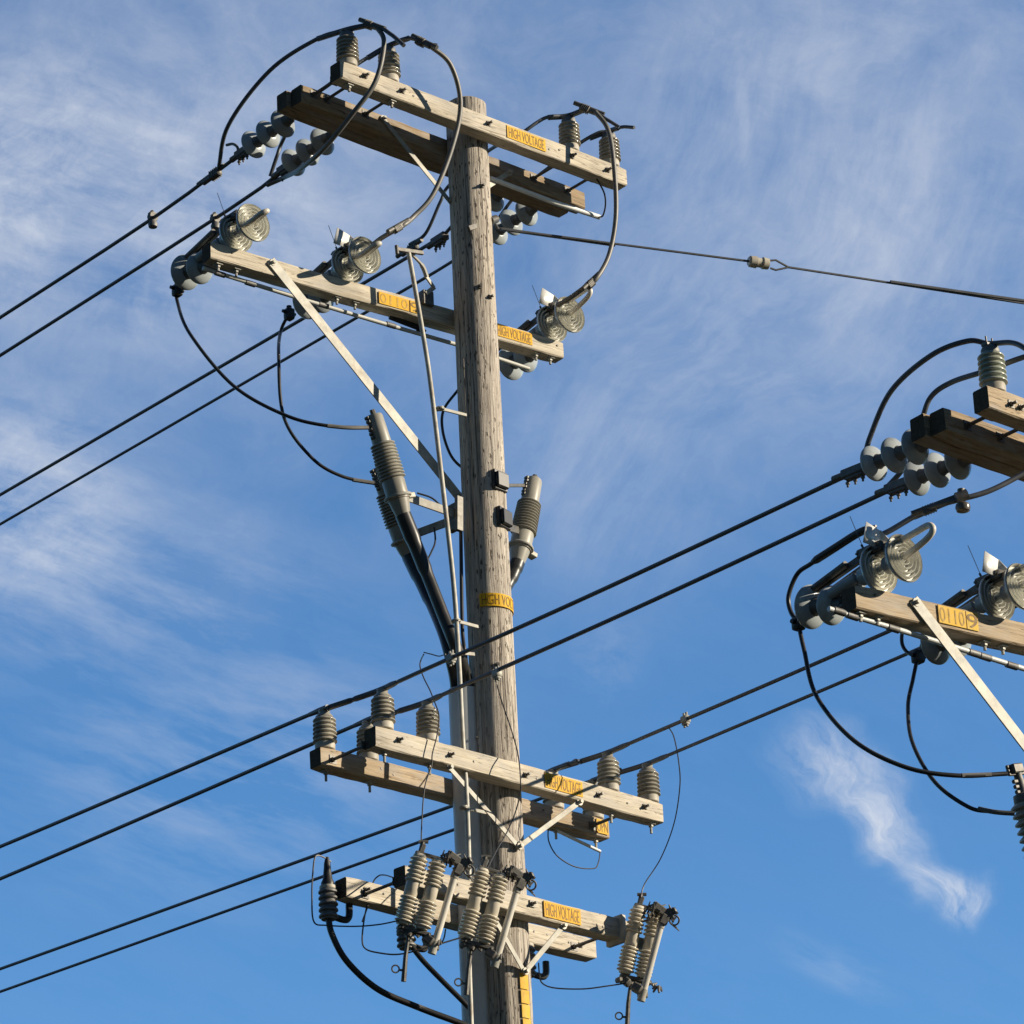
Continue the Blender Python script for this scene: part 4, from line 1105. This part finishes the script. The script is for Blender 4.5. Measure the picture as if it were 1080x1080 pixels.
mb = MB(); mb.tube(smooth([N(1014, 818, 4.86), N(1045, 817, 4.92)], 5), .0130, 8); mb.build('bare_end', 'jumper', J3)
mb = MB(); mb.tube(smooth([N(1032, 853, 4.8), N(1050, 856.5, 4.88), N(1070, 858, 4.95)], 5), .0130, 8); mb.build('bare_end', 'jumper', J4)
# right pole terminations, at the picture edge
kt = 4.95
P4 = thing('cable_termination', 'dark ribbed cable termination at the right picture edge below the black leads', 'cable termination', axis_frame(N(1100, 910, kt), N(1072, 812, kt)), GP)
LL = (N(1072, 812, kt) - N(1100, 910, kt)).length
mb = MB(); mb.lathe([(LL - .19, .05)] + [(LL - .19 + .001, .05), (LL - .17, .06), (LL - .13, .055), (LL - .12, .03), (LL - .03, .022), (LL, .03)], 20); mb.build('cap', 'cap', P4, world=False)
mb = MB(); mb.lathe([(-.25, .06)] + ribs(-.22, LL - .17, 13, .09, .062, .96) + [(LL - .165, .05)], 28); mb.build('ribbed_body', 'pothead', P4, world=False)
mb = MB(); mb.box((-.05, -.03, LL - .02), (.03, .03, LL + .03), .006)
for i in range(3): mb.cyl((-.07, 0, LL - .02 + .02 * i), (.05, 0, LL - .02 + .02 * i), .010, seg=6)
for i in range(3): mb.cyl((-.05, 0, LL - .06 - .028 * i), (-.01, 0, LL - .06 - .028 * i), .012, seg=6)
mb.build('terminal', 'steel_dark', P4, world=False)

q0 = N(1100, 910, kt); zc_ = q0.z
c = thing('riser_cable', 'black cable below the dark termination at the right picture edge, running down its pole', 'cable', at(q0), 'thick black cables into the riser conduit')
qs = [N(1092, 882, kt), q0 + UU * .08 - ZZ * .25, RP - UU * .20 - NN * .02 + ZZ * (zc_ - 1.0), RP - UU * .19 + ZZ * (zc_ - 2.2), RP - UU * .20 + ZZ * .5]
mb = MB(); mb.tube(smooth(qs, 8), .038, 14); mb.build('jacket', 'cable_black', c)
bk = thing('termination_bracket', 'steel bracket holding the right edge cable termination to its pole, beyond the picture edge', 'bracket', at(RP + ZZ * zc_))
mb = MB(); mb.bar(q0 + ZZ * .12, RP - UU * .12 + ZZ * (zc_ + .10), .058, .012); mb.bar(q0 + ZZ * .02, RP - UU * .12 + ZZ * (zc_ - .12), .058, .012); mb.build('arm', 'steel', bk)
mb = MB(); mb.bar(RP - UU * .135 + ZZ * (zc_ + .2), RP - UU * .14 + ZZ * (zc_ - .2), .06, .03, NN); mb.build('plate', 'steel_dark', bk)

# ------------------------------------------------------------------ lowest level: fuse cutouts and cable ends
GF = 'fuse cutouts on the lowest front crossarm'


def cutout(label, m, tx=.165, ty=0.0, tz=0.0):
    """z = insulator axis, x = towards the fuse tube; origin between the two insulators at the clamp"""
    t = thing('fuse_cutout', label, 'fuse cutout', m, GF)
    for x in (-.057, .057):
        mb = MB(); mb.lathe([(-.225, .030), (-.22, .038)] + ribs(-.21, -.045, 7, .0565, .037) + [(-.042, .042), (.035, .042), (.04, .038)] + ribs(.042, .195, 6, .055, .037) + [(.20, .042), (.215, .034)], 28, Matrix.Translation((x, 0, 0)))
        mb.build('ribbed_insulator', 'cutout', t, world=False)
    mb = MB(); mb.box((-.045, .040, -.04), (.10, .056, .035), .004); mb.box((-.02, .05, -.03), (.02, .16, .03), .005); mb.build('mounting_clamp', 'steel', t, world=False)
    off = Vector((tx - .165, ty, tz)); rnd = random.Random(4); mb = MB()
    mb.box((-.09, -.020, .207), (.13, .020, .229), .005)
    for (c_, sz, rt) in (((.15, 0, .24), (.055, .030, .026), 20), ((.205, .012, .23), (.036, .038, .032), -25), ((.185, -.01, .185), (.026, .022, .034), 12), ((.125, .02, .25), (.022, .012, .022), 40), ((.225, -.02, .245), (.028, .010, .020), -40), ((-.055, 0, .25), (.016, .016, .03), 8)):
        mb.box((-sz[0], -sz[1], -sz[2]), sz, .006, Matrix.Translation(Vector(c_) + off * (1 if c_[0] > 0 else 0)) @ Matrix.Rotation(R_(rt), 4, 'Y') @ Matrix.Rotation(R_(rt * .6), 4, 'Z'))
    for i in range(34):
        a = rnd.uniform(.05, .26) + off.x; z = rnd.uniform(.17, .27) + off.z; y = rnd.uniform(-.04, .04) + off.y; d = Vector((rnd.uniform(-.8, 1), rnd.uniform(-1, 1), rnd.uniform(-.5, 1.3))).normalized() * rnd.uniform(.03, .06)
        mb.cyl((a, y, z), Vector((a, y, z)) + d, rnd.uniform(.006, .012), .004, seg=6)
    mb.cyl((-.06, 0, .22), (-.06, 0, .29), .014, seg=8); mb.cyl((-.085, 0, .285), (-.03, 0, .30), .011, seg=6)
    mb.build('top_contact', 'steel_dark', t, world=False)
    mb = MB(); mb.torus(Vector((.25, 0, .20)) + off, Vector((0, 1, .3)), .030, .006, 16, 6); mb.torus(off + Vector((.225, .03, .25)), Vector((1, .3, 0)), .024, .006, 14, 6); mb.build('pull_ring', 'steel_dark', t, world=False)
    mb = MB(); mb.box((-.085, -.024, -.255), (.12, .024, -.228), .006)
    for (c_, sz, rt) in (((.115, .0, -.275), (.034, .034, .026), 22), ((.155, .012, -.30), (.026, .030, .026), -18), ((-.01, .0, -.265), (.022, .026, .024), 30), ((-.06, .01, -.262), (.016, .03, .016), -20)):
        mb.box((-sz[0], -sz[1], -sz[2]), sz, .007, Matrix.Translation(Vector(c_) + off * (1 if c_[0] > .1 else .3)) @ Matrix.Rotation(R_(rt), 4, 'Y') @ Matrix.Rotation(R_(-rt), 4, 'Z'))
    for i in range(18):
        a = rnd.uniform(-.08, .18); d = Vector((rnd.uniform(-.6, .6), rnd.uniform(-1, 1), rnd.uniform(-1, .2))).normalized() * rnd.uniform(.03, .055); mb.cyl((a, 0, -.25), Vector((a, 0, -.25)) + d, .012, .006, seg=6)
    mb.build('hinge_contact', 'steel_dark', t, world=False)
    mb = MB(); mb.tube([off + Vector((.155, 0, -.30)), off + Vector((.175, 0, .16))], .0215, 16); mb.build('fuse_tube', 'tube', t, world=False)
    mb = MB(); mb.cyl(off + Vector((.152, 0, -.345)), off + Vector((.156, 0, -.27)), .026, seg=16); mb.build('ferrule', 'pothead', t, world=False)
    mb = MB(); mb.cyl(off + Vector((.173, 0, .13)), off + Vector((.176, 0, .17)), .025, seg=16); mb.build('ferrule', 'pothead', t, world=False)
    mb = MB(); p = [Vector((-.01, .0, -.25)), Vector((.005, 0, -.40)), Vector((.03, 0, -.55))]; mb.tube(p, [.010, .014, .016], 8); mb.torus(Vector((-.035, 0, -.49)), Vector((0, 1, 0)), .022, .005, 14, 6); mb.cyl((-.015, 0, -.49), (.02, 0, -.485), .007, seg=6)
    mb.build('drop_lever', 'steel_dark', t, world=False)
    return t


def cut_frame(cpx, k, top, bot, xdir):
    o = N(*cpx, k); a = N(*bot, k - .03); b = N(*top, k + .07); z = (b - a).normalized(); x = (xdir - z * xdir.dot(z)).normalized(); y = z.cross(x)
    return Matrix(((x.x, y.x, z.x, o.x), (x.y, y.y, z.y, o.y), (x.z, y.z, z.z, o.z), (0, 0, 0, 1)))


xd = (UU * .80 + NN * .45)
F1 = cutout('leftmost fuse cutout on the lowest crossarm, left of the conduit', cut_frame((444, 940), .42, (452, 908), (435, 976), xd))
F2 = dup(F1, cut_frame((510, 955), .46, (518, 921), (501, 989), xd), 'middle fuse cutout directly in front of the conduit and the tall pole')
F3 = cutout('fuse cutout hanging at the right end of the lowest crossarm', cut_frame((676, 993), .34, (684, 958), (669, 1027), UU * .83 + NN * .55), .075, -.14, -.05)
xe = C1.L; mb = MB(); mb.box((xe - .10, -.03, -.16), (xe - .06, .125, .02), .006); mb.box((xe - .06, -.022, -.10), (xe + .05, .03, -.04), .005); mb.build('end_bracket', 'steel', C1.t, world=False)


def cable_end(label, m):
    t = thing('cable_terminator', label, 'cable termination', m, 'black cable ends on the lowest rear crossarm')
    mb = MB(); mb.lathe([(-.155, .045)] + ribs(-.15, .04, 5, .060, .046) + [(.045, .045), (.06, .035)], 24); mb.build('ribbed_body', 'cap', t, world=False)
    mb = MB(); mb.lathe([(.05, .040), (.075, .042), (.10, .030), (.17, .022), (.20, .020), (.24, .010)], 20); mb.build('stem', 'black', t, world=False)
    mb = MB(); mb.tube(smooth([Vector((.04, 0, -.13)), Vector((.12, 0, -.135)), Vector((.155, 0, -.11)), Vector((.16, 0, -.03))], 5), .022, 8); mb.build('elbow_bracket', 'black', t, world=False)
    mb = MB(); mb.lathe([(.035, .05), (.042, .052), (.055, .05)], 20); mb.build('collar', 'porcelain_base', t, world=False)
    return t


def upright(o): return uframe(o)


E1 = cable_end('black cable end with pale collar standing off the left end of the lowest rear crossarm', upright(N(346, 944, -.18)))
E2 = dup(E1, upright(N(428, 975, -.12)), 'dark ribbed cable end under the leftmost fuse cutout')
E3 = dup(E1, frame(N(555, 1005, -.22), UU), 'black cable end hidden behind the lower right brace, only its elbow showing')


def cable(label, pts, r, mat='cable_black'):
    t = thing('cable', label, 'cable', at(pts[0]), 'black cables below the lowest crossarm'); mb = MB(); mb.tube(smooth(pts, 8), r, 12); mb.build('jacket', mat, t); return t


c1 = cable('long black cable curving from the left cable end down into the conduit', [N(346, 965, -.18), N(350, 985, -.17), N(366, 1014, -.14), N(398, 1043, -.08), N(440, 1062, .0), N(485, 1079, .09), N(500, 1086, .12)], .0195)
mb = MB(); q = smooth([N(440, 1062, .0), N(462, 1070.5, .04), N(472, 1074, .06)], 5); mb.tube(q, .0200, 10); mb.build('grey_tape', 'jumper', c1)
c2 = cable('short black cable slanting from the second cable end into the conduit', [N(427, 982, -.12), N(431, 993, -.10), N(445, 1012, -.05), N(466, 1034, .03), N(488, 1056, .10), N(498, 1066, .12)], .0165)

# ------------------------------------------------------------------ fine wires
GT = 'thin bare tap wires'


def tap(label, pts, r=.0042, mat='thin'):
    t = smooth(pts, 8); mb = MB(); mb.tube(t, r, 6); return single(mb, 'tap_wire', mat, label, 'wire', GT)


tap('thin wire dropping from the line over the lower arm to the left cutout', [U(447, 690, RB1c), N(444, 696, .18), N(443, 703, .2), N(447, 715, .2), N(453, 727, .22), N(457, 737, .25), N(463, 755, .33), N(461, 775, .33), N(456, 795, .33), N(455, 808, .32), N(448, 830, .34), N(445, 865, .36), N(444, 898, .42)])
tap('thin wire hanging in a long curve from the right line clamp to the right cutout', [on_line(LINES[2], 705), U(711, 778, RB3c), N(716, 805, .9), N(717, 830, .85), N(711, 868, .7), N(697, 905, .5), N(680, 932, .42), N(676, 946, .42)])
tap('thin wire lying down the front of the tall pole to the middle cutout', [N(524, 722, .16), N(530, 742, .20), N(541, 775, .26), N(547, 800, .40), N(549, 830, .42), N(545, 852, .30), N(536, 875, .30), N(522, 900, .40), N(512, 920, .46)])
tap('thin wire bridging the upper line clamp and the pale pipe clamp', [U(447, 688, RB1c), U(455, 690, RB1c), U(463, 692, RB1c), U(470, 690, RB1c)], .0035)
tap('thin wire rectangle hanging left of the lowest rear crossarm', [N(349, 909, -.18), N(343, 905, -.18), N(333, 903, -.18), N(330, 920, -.15), N(329, 945, -.1), N(331, 972, -.05), N(345, 976, 0), N(375, 977, .1), N(400, 975, .2), N(420, 971, .35)], .0050)
tap('thin wire loop hanging below the lowest rear crossarm to the middle cutout', [N(388, 951, -.13), N(384, 970, -.1), N(382, 992, .0), N(386, 1001, .05), N(400, 1005, .12), N(420, 1006.5, .2), N(445, 1001, .3), N(489, 988, .42)], .0050)
tap('thin wire arch above the lowest rear crossarm left of the cutouts', [N(382, 972, -.02), N(388, 955, -.12), N(393, 932, -.12), N(399, 924, -.1), N(406, 923, 0), N(416, 926, .15)], .0046)
tap('thin wire curl behind the left fuse tube', [N(470, 980, .3), N(468, 990, .3), N(463, 997, .3), N(452, 1000, .3)], .0046)
tap('thin wire hook from the right brace of the lowest arm to the right cutout', [N(568, 1016, -.2), N(569, 1028, -.1), N(572, 1037, .0), N(585, 1042, .1), N(615, 1043, .2), N(640, 1040, .28), N(660, 1037, .32)], .0050)
tap('thin wire bag hanging from the small white rod below the cut sign', [N(578, 873, -.2), N(579, 888, -.2), N(588, 903, -.2), N(606, 914, -.2), N(626, 916, -.2), N(631, 910, -.2), N(633, 899, -.2)], .0042)
mb = MB(); mb.tube([N(587, 876, -.2), N(610, 887, -.2), N(633, 898, -.2)], .0105, 10); wr = single(mb, 'fibreglass_link', 'white_rod', 'small white rod tilting down under the rear lower crossarm right of the pole', 'rod')
mb = MB(); mb.cyl(N(584, 872, -.2), N(588, 879, -.2), .016); mb.cyl(N(611, 886, -.2), N(613, 889.5, -.2), .014); mb.build('joint', 'black', wr)

# ------------------------------------------------------------------ span guy to the right
zg = N(525, 243, -.02).z
ga = Vector((0, 0, zg)); g1 = Zp(791, 275.5, zg); g2 = Zp(1080, 320, zg); gd = (g2 - Zp(525, 241, zg)).normalized()
gs = Zp(525, 241, zg); gi = Zp(800, 277, zg); gi2 = Zp(815, 279.5, zg)
GY = thing('span_guy', 'thin cable running right across the open sky from the top of the tall pole', 'wire', at(gs))
for q in ([gs, gi - gd * .07], [gi2 + gd * .12, g2, g2 + gd * 12]): mb = MB(); mb.tube(q, .0085, 8); mb.build('strand', 'wire', GY)
for q0, q1 in ((gs + gd * .02, gs + gd * .85), (gi2 + gd * .9, gi2 + gd * 2.3)): mb = MB(); mb.tube([q0, q1], .012, 8); mb.build('grip', 'wire', GY)
m = axis_frame(gi - gd * .075, gi + gd); mb = MB(); mb.lathe([(0, .030), (.01, .040), (.055, .043), (.06, .034), (.10, .034), (.105, .043), (.145, .040), (.15, .028)], 20, m); st = mb.build('strain_insulator', 'cutout', GY)
pts = [gi + gd * .09 + CU * .026, gi + gd * .13 + CU * .034, gi2 + gd * .12]; mb = MB(); mb.tube(pts, .0075, 8); pts = [gi + gd * .09 - CU * .026, gi + gd * .13 - CU * .034, gi2 + gd * .12]; mb.tube(pts, .0075, 8); mb.build('bail', 'wire', GY)
mb = MB(); a_, b2 = N(494, 241, .13), N(521, 232, .08); mb.bar(a_, b2, .035, .02); mb.cyl(N(517, 233, .09), N(523, 231, .07), .028); mb.tube([N(521, 234, .08), gs], .010, 8); mb.build('bracket', 'steel_dark', pole)
